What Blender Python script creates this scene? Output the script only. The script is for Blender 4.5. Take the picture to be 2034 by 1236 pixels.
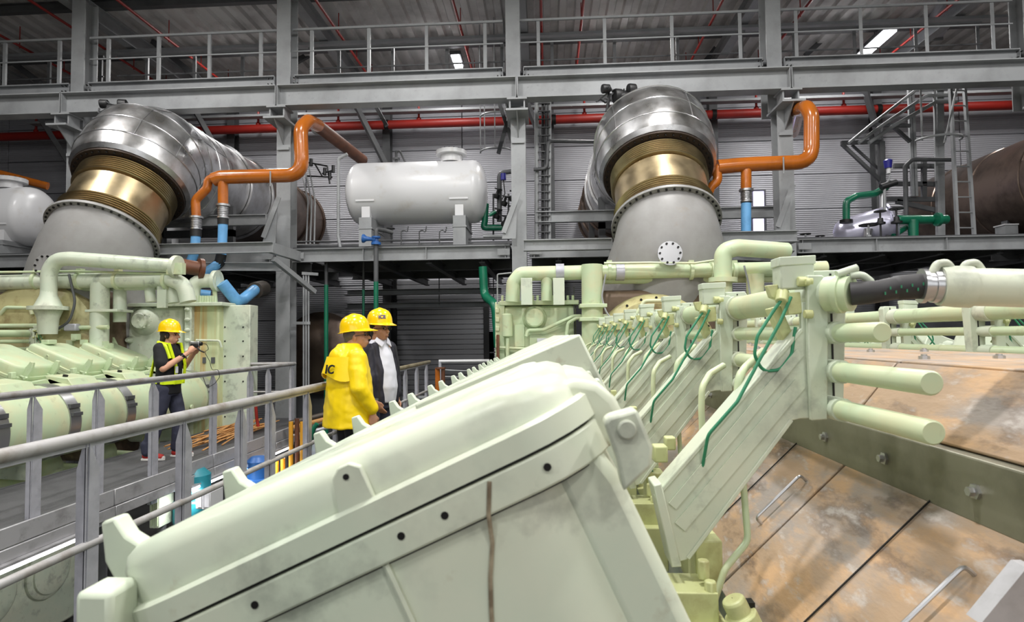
import bpy, bmesh, math, random
from mathutils import Vector, Matrix, Euler
random.seed(7)
for o in list(bpy.data.objects): bpy.data.objects.remove(o)
S = bpy.context.scene
COL = S.collection
V = Vector
R = math.radians
# ---------------------------------------------------------------- camera
F = 1200.0; W, H = 2034, 1236
cam = bpy.data.cameras.new('camera'); camo = bpy.data.objects.new('camera', cam); COL.objects.link(camo)
cam.sensor_width = 36; cam.lens = 36 * F / W; cam.clip_start = .05; cam.clip_end = 200
camo.location = (0, 0, 1.55)
CR = Matrix.Rotation(math.atan(70 / F), 3, 'Z') @ Matrix.Rotation(R(90) + math.atan(50 / F), 3, 'X') @ Matrix.Rotation(-.0106, 3, 'Z')
camo.rotation_euler = CR.to_euler()
S.camera = camo
cam.dof.use_dof = True; cam.dof.focus_distance = 6.5; cam.dof.aperture_fstop = 6.3
# ---------------------------------------------------------------- world, lights, exposure
w = bpy.data.worlds.new('world'); S.world = w; w.use_nodes = True
w.node_tree.nodes['Background'].inputs[0].default_value = (.75, .8, .85, 1)
w.node_tree.nodes['Background'].inputs[1].default_value = .02
S.view_settings.view_transform = 'Standard'; S.view_settings.look = 'None'
S.view_settings.exposure = 0.08; S.view_settings.gamma = 1; S.view_settings.use_curve_mapping = False
S.display_settings.display_device = 'sRGB'
def lamp(loc, sx, sy, power, col=(1, .985, .96), rot=(0, 0, 0)):
    l = bpy.data.lights.new('hall_or_fill_light', 'AREA'); l.shape = 'RECTANGLE'; l.size = sx; l.size_y = sy
    l.energy = power; l.color = col
    o = bpy.data.objects.new('hall_or_fill_light', l); o.location = loc; o.rotation_euler = rot; COL.objects.link(o)
LP = [(-9, -5), (-3, -5), (3.5, -5), (10, -5), (-12, 1.5), (-5.5, 1.5), (-1.2, 1.7), (5.5, 1.8), (12, 1.5),
      (-9, 8), (-3.2, 8), (2.2, 7.6), (9.5, 8)]
LW = {(-1.2, 1.7): 480, (5.5, 1.8): 420, (2.2, 7.6): 360}
for (x, y) in LP: lamp((x, y, 9.1), .45, .45 if x == -1.2 else 1.3, LW.get((x, y), 270))
for x, p in ((-8, 190), (-3, 210), (2.0, 200), (7.6, 240), (12.5, 130)): lamp((x, 15.6, 9.15), .35, 1.2, p)
lamp((2, -11.6, 4.6), 22, 5.5, 560, (.97, .99, 1), (R(90), 0, 0))      # added frontal fill behind the camera, brightens the faces turned towards it
for x in (-11, -1.5, 4.5): lamp((x, 17.2, 3.0), 1.2, .15, 14)
# ---------------------------------------------------------------- pixel helpers (2034 x 1236 frame)
def ray(px, py): return CR @ V(((px - W / 2) / F, (H / 2 - py) / F, -1))
C0 = V((0, 0, 1.55))
def at(px, py, Y): d = ray(px, py); return C0 + d * (Y / d.y)
def atx(px, py, X): d = ray(px, py); return C0 + d * (X / d.x)
def atz(px, py, Z): d = ray(px, py); return C0 + d * ((Z - 1.55) / d.z)
# ---------------------------------------------------------------- mesh builder
def frame(d):
    d = d.normalized(); u = V((0, 0, 1)) if abs(d.z) < .95 else V((1, 0, 0))
    a = d.cross(u).normalized(); b = a.cross(d).normalized(); return a, b
def fillet(pts, b, n=6):
    pts = [V(p) for p in pts]
    if b <= 0 or len(pts) < 3: return pts
    out = [pts[0]]
    for i in range(1, len(pts) - 1):
        p, q, r = pts[i - 1], pts[i], pts[i + 1]
        a = (p - q); c = (r - q); la, lc = a.length, c.length
        if la < 1e-6 or lc < 1e-6: continue
        a /= la; c /= lc
        ang = a.angle(c)
        if ang > 3.1: out.append(q); continue
        t = min(b / math.tan(ang / 2), la * .49, lc * .49)
        s, e = q + a * t, q + c * t
        for k in range(n + 1):
            f = k / n; out.append(s * (1 - f) ** 2 + q * 2 * f * (1 - f) + e * f * f)
    out.append(pts[-1]); return out
class MB:
    def __init__(s): s.v = []; s.f = []; s.hook = None
    def add(s, vs, fs):
        b = len(s.v); s.v += [V(x) for x in vs]; s.f += [tuple(i + b for i in f) for f in fs]; return s
    def box(s, lo, hi):
        (a, b, c), (d, e, f) = lo, hi
        return s.add([(a, b, c), (d, b, c), (d, e, c), (a, e, c), (a, b, f), (d, b, f), (d, e, f), (a, e, f)],
                     [(0, 3, 2, 1), (4, 5, 6, 7), (0, 1, 5, 4), (1, 2, 6, 5), (2, 3, 7, 6), (3, 0, 4, 7)])
    def cbox(s, c, sz): c = V(c); h = V(sz) / 2; return s.box(c - h, c + h)
    def bar(s, p, q, w, h, up=None):
        p, q = V(p), V(q); d = (q - p).normalized()
        if up is None: a, b = frame(d)
        else:
            a = d.cross(V(up)).normalized(); b = a.cross(d).normalized()
        a = a * w / 2; b = b * h / 2
        return s.add([p - a - b, p + a - b, p + a + b, p - a + b, q - a - b, q + a - b, q + a + b, q - a + b],
                     [(0, 3, 2, 1), (4, 5, 6, 7), (0, 1, 5, 4), (1, 2, 6, 5), (2, 3, 7, 6), (3, 0, 4, 7)])
    def sect(s, p, q, prof, up=(0, 0, 1)):
        """extrude closed profile [(a,b)] from p to q"""
        p, q = V(p), V(q); d = (q - p).normalized(); a = d.cross(V(up)).normalized(); b = a.cross(d).normalized()
        n = len(prof)
        vs = [p + a * x + b * y for x, y in prof] + [q + a * x + b * y for x, y in prof]
        return s.add(vs, [tuple(range(n - 1, -1, -1)), tuple(range(n, 2 * n))] + [(i, (i + 1) % n, (i + 1) % n + n, i + n) for i in range(n)])
    def ib(s, p, q, w, h, t=.02, tw=.014, up=(0, 0, 1)):
        W_, H_ = w / 2, h / 2; k = tw / 2
        return s.sect(p, q, [(-W_, -H_), (W_, -H_), (W_, -H_ + t), (k, -H_ + t), (k, H_ - t), (W_, H_ - t), (W_, H_), (-W_, H_), (-W_, H_ - t), (-k, H_ - t), (-k, -H_ + t), (-W_, -H_ + t)], up)
    def ch(s, p, q, w, h, t=.012, up=(0, 0, 1), fl=1):
        W_, H_ = w * fl, h / 2
        pr = [(0, -H_), (W_, -H_), (W_, -H_ + t), (t * fl, -H_ + t), (t * fl, H_ - t), (W_, H_ - t), (W_, H_), (0, H_)]
        return s.sect(p, q, pr, up)
    def ell(s, p, q, w, h, t=.008, up=(0, 0, 1)):
        return s.sect(p, q, [(0, 0), (w, 0), (w, t), (t, t), (t, h), (0, h)], up)
    def cyl(s, p, q, r, r2=None, n=16, caps=True):
        p, q = V(p), V(q); r2 = r if r2 is None else r2; a, b = frame(q - p); vs = []
        for c, rr in ((p, r), (q, r2)):
            for i in range(n):
                t = 2 * math.pi * i / n; vs.append(c + (a * math.cos(t) + b * math.sin(t)) * rr)
        fs = [(i, i + n, (i + 1) % n + n, (i + 1) % n) for i in range(n)]
        if caps: fs += [tuple(range(n)), tuple(range(2 * n - 1, n - 1, -1))]
        return s.add(vs, fs)
    def tube(s, pts, r, b=0, n=12, caps=True, rs=None, bn=6):
        pts = fillet(pts, b, bn); m = len(pts); vs = []; a = None
        for i, p in enumerate(pts):
            d = (pts[min(i + 1, m - 1)] - pts[max(i - 1, 0)]).normalized()
            if a is None: a, bb = frame(d)
            else:
                a = (a - d * a.dot(d)).normalized()
            bb = d.cross(a)
            rr = r if rs is None else rs(i / (m - 1))
            for k in range(n):
                t = 2 * math.pi * k / n; vs.append(p + (a * math.cos(t) + bb * math.sin(t)) * rr)
        fs = [(i * n + k, i * n + (k + 1) % n, (i + 1) * n + (k + 1) % n, (i + 1) * n + k) for i in range(m - 1) for k in range(n)]
        if caps: fs += [tuple(range(n - 1, -1, -1)), tuple(range((m - 1) * n, m * n))]
        return s.add(vs, fs)
    def lathe(s, o, d, prof, n=32, caps=True, sq=1.0):
        """prof [(dist along d, radius)]"""
        o = V(o); d = V(d).normalized(); a, b = frame(d); vs = []
        for h, r in prof:
            for i in range(n):
                t = 2 * math.pi * i / n; vs.append(o + d * h + a * math.cos(t) * r + b * math.sin(t) * r * sq)
        m = len(prof)
        fs = [(j * n + i, (j + 1) * n + i, (j + 1) * n + (i + 1) % n, j * n + (i + 1) % n) for j in range(m - 1) for i in range(n)]
        if caps: fs += [tuple(range(n)), tuple(range(m * n - 1, (m - 1) * n - 1, -1))]
        return s.add(vs, fs)
    def prism(s, pts, d):
        pts = [V(p) for p in pts]; d = V(d); n = len(pts)
        return s.add(pts + [p + d for p in pts], [tuple(range(n - 1, -1, -1)), tuple(range(n, 2 * n))] + [(i, (i + 1) % n, (i + 1) % n + n, i + n) for i in range(n)])
    def ball(s, c, r, sc=(1, 1, 1), n=12, m=8):
        c = V(c); vs = [c + V((0, 0, r * sc[2]))]
        for j in range(1, m):
            ph = math.pi * j / m
            for i in range(n):
                t = 2 * math.pi * i / n; vs.append(c + V((math.cos(t) * math.sin(ph) * r * sc[0], math.sin(t) * math.sin(ph) * r * sc[1], math.cos(ph) * r * sc[2])))
        vs.append(c - V((0, 0, r * sc[2]))); L = len(vs) - 1; fs = []
        for i in range(n):
            fs.append((0, 1 + i, 1 + (i + 1) % n)); fs.append((L, L - n + (i + 1) % n, L - n + i))
        for j in range(m - 2):
            for i in range(n):
                a = 1 + j * n + i; b = 1 + j * n + (i + 1) % n; fs.append((a, a + n, b + n, b))
        return s.add(vs, fs)
    def bolts(s, c, d, R_, r, h, n, ph=0):
        c = V(c); d = V(d).normalized(); a, b = frame(d)
        for i in range(n):
            t = 2 * math.pi * i / n + ph; p = c + (a * math.cos(t) + b * math.sin(t)) * R_; s.cyl(p, p + d * h, r, n=6)
        return s
    def build(s, name, m, parent=None, sharp=38, bevel=0, seg=2):
        me = bpy.data.meshes.new(name); og = worg(parent) if parent else V((0, 0, 0))
        me.from_pydata([v - og for v in s.v], [], s.f); me.validate()
        bm = bmesh.new(); bm.from_mesh(me); bmesh.ops.recalc_face_normals(bm, faces=bm.faces); bm.to_mesh(me); bm.free()
        for p in me.polygons: p.use_smooth = True
        me.set_sharp_from_angle(angle=R(sharp))
        me.materials.append(m); o = bpy.data.objects.new(name, me); COL.objects.link(o)
        if parent: o.parent = parent
        if bevel:
            bv = o.modifiers.new('bevel', 'BEVEL'); bv.width = bevel; bv.segments = seg; bv.limit_method = 'ANGLE'; bv.angle_limit = R(35)
            bv.harden_normals = False
        return o
def worg(o):
    p = V((0, 0, 0))
    while o: p += V(o.location); o = o.parent
    return p
def tag(o, label=None, cat=None, group=None, kind=None):
    if label: o['label'] = label
    if cat: o['category'] = cat
    if group: o['group'] = group
    if kind: o['kind'] = kind
    return o
def thing(name, label, cat, loc=(0, 0, 0), group=None):
    o = bpy.data.objects.new(name, None); o.empty_display_size = .1; o.location = loc; COL.objects.link(o); return tag(o, label, cat, group)
def struct(o): o['kind'] = 'structure'; return o
def copy_obj(o, off=(0, 0, 0), parent=None):
    c = o.copy(); COL.objects.link(c); c.location = V(o.location) + V(off)
    if parent is not None: c.parent = parent
    return c
def copy_part(o, off, parent=None):
    c = copy_obj(o, off, parent)
    for ch in list(o.children): copy_obj(ch, (0, 0, 0), c)
    return c
# ---------------------------------------------------------------- materials
def lin(c):
    c = [x / 255 for x in c]; return tuple((x / 12.92 if x <= .04045 else ((x + .055) / 1.055) ** 2.4) for x in c)
def mat(name, col, rough=.5, metal=0, dirt=None, amt=.5, scale=3, lo=.45, hi=.75, bump=0, bscale=60, emit=0, stretch=None, spec=.5, aniso=0, fine=None, coat=0):
    m = bpy.data.materials.new(name); m.use_nodes = True; N = m.node_tree.nodes; L = m.node_tree.links; b = N['Principled BSDF']
    c = lin(col) + (1,); b.inputs['Base Color'].default_value = c; b.inputs['Roughness'].default_value = rough; b.inputs['Metallic'].default_value = metal
    b.inputs['Specular IOR Level'].default_value = spec; b.inputs['Coat Weight'].default_value = coat
    tc = N.new('ShaderNodeTexCoord'); mp = N.new('ShaderNodeMapping'); L.new(tc.outputs['Object'], mp.inputs[0])
    if stretch: mp.inputs['Scale'].default_value = stretch
    if dirt:
        last = None; colsock = None
        for k, (dc, am, sc, l_, h_) in enumerate(dirt if isinstance(dirt, list) else [(dirt, amt, scale, lo, hi)]):
            t = N.new('ShaderNodeTexNoise'); t.inputs['Scale'].default_value = sc; t.inputs['Detail'].default_value = 8; t.inputs['Roughness'].default_value = .62
            L.new(mp.outputs[0], t.inputs['Vector'])
            r = N.new('ShaderNodeMapRange'); r.inputs[1].default_value = l_; r.inputs[2].default_value = h_; r.inputs[4].default_value = am; L.new(t.outputs[0], r.inputs[0])
            mx = N.new('ShaderNodeMix'); mx.data_type = 'RGBA'; L.new(r.outputs[0], mx.inputs[0])
            if colsock: L.new(colsock, mx.inputs[6])
            else: mx.inputs[6].default_value = c
            mx.inputs[7].default_value = lin(dc) + (1,); colsock = mx.outputs[2]
        L.new(colsock, b.inputs['Base Color'])
    if fine:
        t = N.new('ShaderNodeTexNoise'); t.inputs['Scale'].default_value = fine[0]; t.inputs['Detail'].default_value = 5; L.new(mp.outputs[0], t.inputs['Vector'])
        r = N.new('ShaderNodeMapRange'); r.inputs[1].default_value = .3; r.inputs[2].default_value = .7; r.inputs[3].default_value = fine[1]; r.inputs[4].default_value = fine[2]
        L.new(t.outputs[0], r.inputs[0]); L.new(r.outputs[0], b.inputs['Roughness'])
    if bump:
        t = N.new('ShaderNodeTexNoise'); t.inputs['Scale'].default_value = bscale; t.inputs['Detail'].default_value = 6; L.new(mp.outputs[0], t.inputs['Vector'])
        bu = N.new('ShaderNodeBump'); bu.inputs['Strength'].default_value = bump; bu.inputs['Distance'].default_value = .02
        L.new(t.outputs[0], bu.inputs['Height']); L.new(bu.outputs[0], b.inputs['Normal'])
    if emit: b.inputs['Emission Color'].default_value = c; b.inputs['Emission Strength'].default_value = emit
    return m
def waves(m, axis, scale, strength=.4, dark=None):
    """fine ribbing relief on a sheet"""
    N = m.node_tree.nodes; L = m.node_tree.links; b = N['Principled BSDF']
    tc = N.new('ShaderNodeTexCoord'); wv = N.new('ShaderNodeTexWave'); wv.bands_direction = axis; wv.inputs['Scale'].default_value = scale
    L.new(tc.outputs['Object'], wv.inputs['Vector'])
    bu = N.new('ShaderNodeBump'); bu.inputs['Strength'].default_value = strength; bu.inputs['Distance'].default_value = .02
    L.new(wv.outputs[0], bu.inputs['Height']); L.new(bu.outputs[0], b.inputs['Normal'])
GRIME = (150, 138, 112)
M = {}
M['green'] = mat('pale_green_paint', (198, 208, 188), .34, dirt=[((222, 216, 196), .5, 1.7, .42, .68), ((96, 99, 95), .8, 4.2, .555, .76), ((120, 122, 116), .45, 1.9, .55, .7), ((150, 128, 98), .6, 11, .64, .8)], spec=.5, fine=(6, .26, .5))
M['green2'] = mat('pale_green_paint_dusty', (190, 206, 170), .4, dirt=[((208, 198, 158), .7, 2.5, .45, .7), ((128, 122, 92), .55, 7, .6, .8)], fine=(6, .3, .55))
M['green3'] = mat('yellowed_green_paint', (196, 200, 146), .42, dirt=[((150, 138, 90), .7, 9, .5, .75)])
M['groove'] = mat('dark_gasket', (42, 42, 38), .7)
M['boltdark'] = mat('dark_bolt', (34, 33, 32), .45, .5)
M['steel'] = mat('galvanised_steel', (178, 178, 186), .42, .3, dirt=(146, 146, 154), amt=.7, scale=9, fine=(20, .36, .6))
M['rail'] = mat('worn_handrail_steel', (172, 170, 170), .45, .25, dirt=[((124, 114, 102), .75, 5, .48, .68)])
M['brassrail'] = mat('dusty_handrail_steel', (150, 140, 116), .45, .3, dirt=[((98, 84, 56), .75, 5, .45, .65)])
M['struct'] = mat('grey_structural_paint', (150, 152, 154), .5, .1, dirt=[((116, 117, 118), .6, 1.5, .45, .7), ((92, 88, 82), .4, 8, .6, .8)])
M['structd'] = mat('dark_grey_paint', (84, 85, 87), .5, .1, dirt=(50, 50, 51), amt=.6, scale=2)
M['black'] = mat('black_paint', (20, 20, 22), .5)
M['polished'] = mat('polished_steel_cladding', (218, 218, 220), .25, 1, dirt=[((150, 146, 140), .8, 1.6, .42, .7), ((92, 86, 80), .5, 5, .6, .8)], fine=(2.2, .24, .46), bump=.05, bscale=6)
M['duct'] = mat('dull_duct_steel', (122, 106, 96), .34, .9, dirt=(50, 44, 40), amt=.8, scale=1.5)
M['bronze'] = mat('bronze_bellows_metal', (190, 172, 138), .36, 1, dirt=(140, 122, 86), amt=.6, scale=2.5, fine=(3, .3, .45))
M['cone'] = mat('grey_cast_duct_paint', (150, 149, 148), .5, .1, dirt=[((126, 123, 120), .8, 1.3, .4, .7), ((138, 116, 84), .35, 4, .62, .8)])
M['white'] = mat('white_tank_paint', (208, 208, 210), .3, dirt=[((176, 166, 150), .55, 2.2, .55, .75)])
M['wall'] = mat('grey_wall_panel', (168, 168, 174), .45, .15, dirt=(150, 150, 155), amt=.5, scale=.6)
waves(M['wall'], 'Z', 5.2, .5)
M['roof'] = mat('roof_sheet', (206, 204, 202), .55, .1, dirt=(120, 116, 114), amt=.7, scale=1)
M['shutter'] = mat('shutter_slat', (148, 148, 152), .4, .2)
M['floor'] = mat('concrete_floor', (86, 86, 84), .5, dirt=(50, 50, 48), amt=.8, scale=1.2)
M['grate'] = mat('dark_walkway_grating', (92, 92, 94), .6, .3, dirt=(66, 66, 68), amt=.6, scale=4, bump=.8, bscale=120)
M['fascia'] = mat('worn_galvanised_plate', (176, 175, 178), .4, .35, dirt=[((128, 126, 126), .8, 4, .5, .72), ((86, 82, 78), .6, 9, .62, .78)])
M['orange'] = mat('orange_pipe_paint', (178, 98, 28), .22, dirt=(120, 62, 22), amt=.5, scale=3, coat=.3)
M['flangedark'] = mat('dark_rusty_flange', (62, 52, 46), .5, .5)
M['rust'] = mat('rusty_brown_pipe', (104, 62, 40), .45, dirt=(62, 40, 30), amt=.7, scale=5)
M['red'] = mat('red_fire_pipe', (150, 34, 26), .45, dirt=(100, 26, 20), amt=.5, scale=2)
M['blue'] = mat('blue_hose', (104, 164, 214), .4, dirt=(70, 118, 160), amt=.5, scale=6)
M['bluev'] = mat('blue_valve_paint', (40, 92, 158), .4)
M['navy'] = mat('dark_blue_plastic', (34, 34, 130), .35)
M['gpipe'] = mat('green_pipe_paint', (18, 104, 76), .28, dirt=(12, 66, 50), amt=.5, scale=4)
M['gwire'] = mat('green_wire', (44, 128, 92), .45)
M['teal'] = mat('teal_paint', (38, 128, 142), .4)
M['hose'] = mat('black_braided_hose', (44, 42, 44), .55)
M['alu'] = mat('silver_coupling', (190, 190, 192), .28, .9)
M['panel'] = mat('brown_weathered_casing', (172, 146, 120), .5, .1, dirt=[((152, 144, 138), .9, 2.6, .44, .58), ((198, 160, 120), .8, 4.6, .5, .62), ((88, 72, 60), .85, 5.5, .54, .68), ((194, 186, 180), .75, 11, .56, .68)], stretch=(1.6, .6, 1.6), bump=.12, bscale=30)
M['band'] = mat('galvanised_band', (140, 138, 122), .42, .5, dirt=[((100, 98, 84), .8, 3, .42, .7)])
M['turbo'] = mat('brown_turbine_casing', (112, 94, 78), .45, .3, dirt=[((70, 56, 44), .8, 2.5, .42, .68), ((170, 156, 110), .5, 4, .6, .78)])
M['turbo2'] = mat('dusty_intake_drum', (186, 180, 132), .45, dirt=[((128, 100, 66), .75, 4, .48, .7)])
M['lampm'] = mat('lamp_glow', (250, 250, 255), .5, emit=14)
M['tubem'] = mat('tube_glow', (250, 250, 255), .5, emit=4.5)
M['pane'] = mat('daylight_pane', (214, 206, 255), .3, emit=3)
M['paper'] = mat('white_paper', (226, 226, 232), .6)
M['tan'] = mat('tan_cord', (190, 140, 84), .7)
M['yellowrail'] = mat('yellow_orange_pipe', (212, 150, 40), .4)
M['darkrust'] = mat('dark_stained_pipe', (66, 58, 50), .5, .3)
def pbox(mb, x0, y0, x1, y1, Y, dep):
    a = at(x0, y1, Y); b = at(x1, y0, Y)
    mb.box((min(a.x, b.x), Y, min(a.z, b.z)), (max(a.x, b.x), Y + dep, max(a.z, b.z))); return mb
def T(name, pts, r, m, parent, b=.12, n=12):
    return MB().tube([at(*p) for p in pts], r, b, n).build(name, m, parent)
# ================================================================ the setting
FZ = -3.2; RZ = 9.6
struct(MB().box((-22, -12, FZ - .2), (22, 18.9, FZ)).build('floor', M['floor']))
wb = struct(MB().box((-22, 18.72, FZ), (22, 18.95, RZ + .1)).build('wall_back', M['structd']))
pm = MB().box((-2.49, 18.6, 0), (2.49, 18.71, 1.045)).build('panel', M['wall'], wb, bevel=.012, seg=1)
DX = (-4.15, -1.5); first = True
for ix in range(9):
    cx = -20.1 + 5 * ix
    for iz in range(12):
        z = FZ + .02 + iz * 1.06
        if ix == 3 and z < 1.7 and z > FZ - 1: continue
        if first: pm.location = (cx, 0, z); first = False
        else:
            c = pm.copy(); COL.objects.link(c); c.location = (cx, 0, z)
struct(MB().box((-22.2, -12, FZ), (-22, 18.9, RZ)).build('wall_left', M['structd']))
struct(MB().box((22, -12, FZ), (22.2, 18.9, RZ)).build('wall_right', M['structd']))
struct(MB().box((-22, -12.2, FZ), (22, -12, RZ)).build('wall_front', M['structd']))
# roof: trapezoidal sheet running away from the camera
mb = MB(); x = -22.0; prof = []
while x < 22: prof += [(x, 0), (x + .16, 0), (x + .2, .09), (x + .36, .09)]; x += .4
n = len(prof)
vs = [(a, -12.2, RZ + b) for a, b in prof] + [(a, 18.95, RZ + b) for a, b in prof]
mb.add(vs, [(i, i + 1, i + 1 + n, i + n) for i in range(n - 1)])
mb.box((-22, -12.2, RZ + .2), (22, 18.95, RZ + .3))
ceil = struct(mb.build('ceiling', M['roof'], sharp=20))
for k, y in enumerate((13.4, 15.9, 18.2, 8.5, 3.5, -2)):
    MB().ib((-22, y, RZ - .12), (22, y, RZ - .12), .14, .22).build('purlin', M['structd'], ceil)
for x in (-15.5, -10.5, -5.5, -.5, 4.8, 9.8, 14.8):
    MB().ib((x, -12, RZ - .42), (x, 18.6, RZ - .42), .22, .38).build('rafter', M['struct'], ceil)
# shutter door in the back wall, its slats one by one
dr = thing('door_1', 'grey roller shutter door low in the back wall behind the two men', 'door', (0, 0, 0)); struct(dr); del dr['category']
a = at(788, 570, 18.5); b = at(962, 745, 18.5)
MB().box((a.x - .12, 18.42, FZ), (a.x, 18.7, a.z + .3)).build('door_frame', M['black'], dr)
MB().box((b.x, 18.42, FZ), (b.x + .16, 18.7, a.z + .3)).build('door_frame', M['black'], dr)
z = FZ + .02; sl = None
while z < a.z + .2:
    if sl is None:
        sl = MB().box((a.x, 18.5, 0), (b.x, 18.56, .148)).build('slat', M['shutter'], dr, bevel=.012, seg=1); sl.location = (0, 0, z)
    else: c = sl.copy(); COL.objects.link(c); c.location = (0, 0, z)
    z += .155
MB().box((-7.6, 18.6, FZ), (a.x - .12, 18.7, 1.7)).build('door_surround', M['structd'], dr)
MB().box((b.x + .16, 18.6, FZ), (-2.58 + .0 if b.x < -2.8 else b.x + .3, 18.7, 1.7)).build('door_surround', M['structd'], dr)
# lit window slits
wi = thing('window_1', 'bright daylight window slit in back wall beside the fourth column', 'window'); struct(wi); del wi['category']
for y0, y1 in ((380, 415), (434, 466)):
    mb = MB(); pbox(mb, 1498, y0, 1517, y1, 18.45, .1); mb.build('pane', M['pane'], wi)
mb = MB(); pbox(mb, 1494, 376, 1521, 470, 18.5, .08); mb.build('window_frame', M['structd'], wi)
# dark wall posts and knee braces
NTH = ['far left', 'left', 'behind the steel duct', 'behind the white tank', 'third', 'near the bright window', 'right of the orange pipe', 'far right']
for k in range(8):
    x = -15.2 + 5 * k - .0
    x = at((118, 118, 118, 768, 1093, 1418, 1745, 2100)[k], 300, 18.3).x if k > 2 else -9.9 - 5 * (2 - k) - .0
    t = thing('wall_post', 'dark grey steel post on the back wall, ' + NTH[k], 'steel post', (x, 18.3, FZ))
    MB().ib((x, 18.4, FZ), (x, 18.4, RZ - .6), .24, .3, up=(0, 1, 0)).build('shaft', M['structd'], t)
    MB().bar((x, 18.1, 6.9), (x - .9, 17.4, 8.9), .14, .14).build('knee_brace', M['structd'], t)
# ================================================================ main steel columns
CX = [-15.1, -10.1, -5.48, -.55, 4.8, 9.85]
CL = ['beyond the left edge', 'at the left edge behind the polished elbow duct', 'left of the white tank with orange pipe passing in front', 'between the white tank and right exhaust duct', 'right of the bronze bellows with orange loop pipe', 'at the right edge of the hall']
for k, x in enumerate(CX):
    if k == 0: continue
    t = thing('steel_column', 'tall grey steel column ' + CL[k], 'column', (x, 12.4, FZ), 'main hall columns')
    del t['group']
    MB().ib((x, 12.4, FZ), (x, 12.4, 6.05), .3, .34, .022, .016, up=(0, 1, 0)).build('lower_shaft', M['struct'], t)
    MB().ib((x - .1, 12.62, 6.05), (x - .1, 12.62, RZ - .5), .3, .4, .022, .016, up=(0, 1, 0)).build('upper_shaft', M['struct'], t)
    # corbel
    c = MB(); c.box((x - .22, 11.75, 6.02), (x + .22, 12.6, 6.06)); c.prism([(x - .01, 12.22, 6.02), (x - .01, 11.78, 6.02), (x - .01, 12.22, 5.62)], (.02, 0, 0))
    c.box((x - .16, 11.9, 6.06), (x - .13, 12.2, 6.3)); c.box((x + .13, 11.9, 6.06), (x + .16, 12.2, 6.3)); c.box((x - .2, 11.85, 6.28), (x + .2, 12.25, 6.31))
    c.build('corbel', M['struct'], t)
    b = MB()
    for s in (-1, 1):
        for zz in (7.0, 7.12):
            for xx in (.24, .32): b.cyl((x - .1 + s * xx, 12.38, zz), (x - .1 + s * xx, 12.42, zz), .014, n=6)
    b.build('bolt', M['boltdark'], t)
    g = MB(); g.box((x - .13, 12.19, 5.5), (x + .13, 12.215, 5.56))
    if k < 5:
        g.prism([(x - .06, 12.0, 3.5), (x - .34, 12.0, 3.5), (x - .1, 12.0, 4.35), (x - .02, 12.0, 4.3)], (0, .02, 0))
        g.bar((x - .3, 11.97, 3.62), (x + .02, 11.97, 4.45), .1, .02, up=(0, 1, 0))
        g.build('gusset_plate', M['struct'], t)
def beam(name, lab, p, q, w, h, m=M['struct'], extra=None):
    t = thing(name, lab, 'steel beam', tuple(V(p)))
    MB().ib(p, q, w, h, .022, .014).build('flanged_bar', m, t)
    e = MB()
    for f in (.0, .25, .5, .75, 1):
        pp = V(p).lerp(V(q), f); e.box((pp.x - .007, pp.y - w / 2 + .01, pp.z - h / 2 + .02), (pp.x + .007, pp.y - .008, pp.z + h / 2 - .02)) if extra is None or f in extra else None
    if e.v: e.build('stiffener', m, t)
    return t
BAY = ['leftmost bay', 'second bay above the left elbow duct', 'bay above the white tank', 'bay above the bronze bellows', 'right bay above the ladder', 'bay past the right edge']
for k in range(5):
    x0, x1 = CX[k] + .02, CX[k + 1] - .02
    zc = 6.53
    t = beam('crane_girder', 'long light grey runway beam, ' + BAY[k] if k else 'long light grey runway beam, far left stretch', (x0, 12.0, zc), (x1, 12.0, zc), .3, .44, extra=(0, 1))
    beam('floor_beam', 'grey beam under the high guard rail, ' + BAY[k] if k else 'grey beam under the high guard rail, far left stretch', (x0 + .1, 12.55, 7.03), (x1 - .3, 12.55, 7.03), .2, .36, extra=(0, 1))
    # catwalk deck + rails
    MBd = MB().box((x0, 12.66, 7.16), (x1 - .12, 13.5, 7.2))
    t = thing('high_catwalk', 'narrow dark catwalk behind the guard rail, ' + BAY[k] if k else 'narrow dark catwalk behind guard rail, far left', 'catwalk', (x0, 12.6, 7.16))
    MBd.build('deck_plate', M['structd'], t)
    for yy, mm, nm in ((12.62, M['struct'], 'front'), (13.48, M['structd'], 'rear')):
        r = thing('guard_railing', f'{nm} high guard railing of thin posts, ' + BAY[k], 'railing', (x0, yy, 7.2))
        MB().bar((x0, yy, 8.28), (x1 - .3, yy, 8.28), .045, .045).build('top_rail', mm, r)
        MB().bar((x0, yy, 7.8), (x1 - .3, yy, 7.8), .02, .03).build('knee_rail', mm, r)
        n = 4
        for i in range(n):
            xp = x0 + .45 + i * (x1 - x0 - 1.1) / (n - 1) + (.3 if nm == 'rear' else 0)
            MB().ell((xp, yy, 7.18), (xp, yy, 8.26), .07, .05, .01, up=(0, 1, 0)).build('post', mm, r)
# ================================================================ ceiling fixtures, sprinkler lines, trays
for i, (px, py, Y, w_, l_) in enumerate(((908, 121, 16.6, .22, .8), (1738, 87, 16.2, .3, 1.5), (175, 160, 18.0, .3, .6))):
    p = at(px, py, Y)
    t = thing('ceiling_lamp', ('small bright ceiling lamp glowing above the white tank', 'long bright ceiling lamp glowing at upper right', 'small bright lamp low behind the left column')[i], 'lamp', tuple(p))
    MB().box((p.x - w_ / 2 - .04, p.y - l_ / 2, p.z), (p.x + w_ / 2 + .04, p.y + l_ / 2, p.z + .1)).build('housing', M['structd'], t)
    MB().box((p.x - w_ / 2, p.y - l_ / 2 + .02, p.z - .04), (p.x + w_ / 2, p.y + l_ / 2 - .02, p.z)).build('diffuser', M['lampm'], t)
    MB().cyl((p.x, p.y, p.z + .1), (p.x, p.y, RZ), .012, n=6).build('hanger', M['structd'], t)
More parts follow.
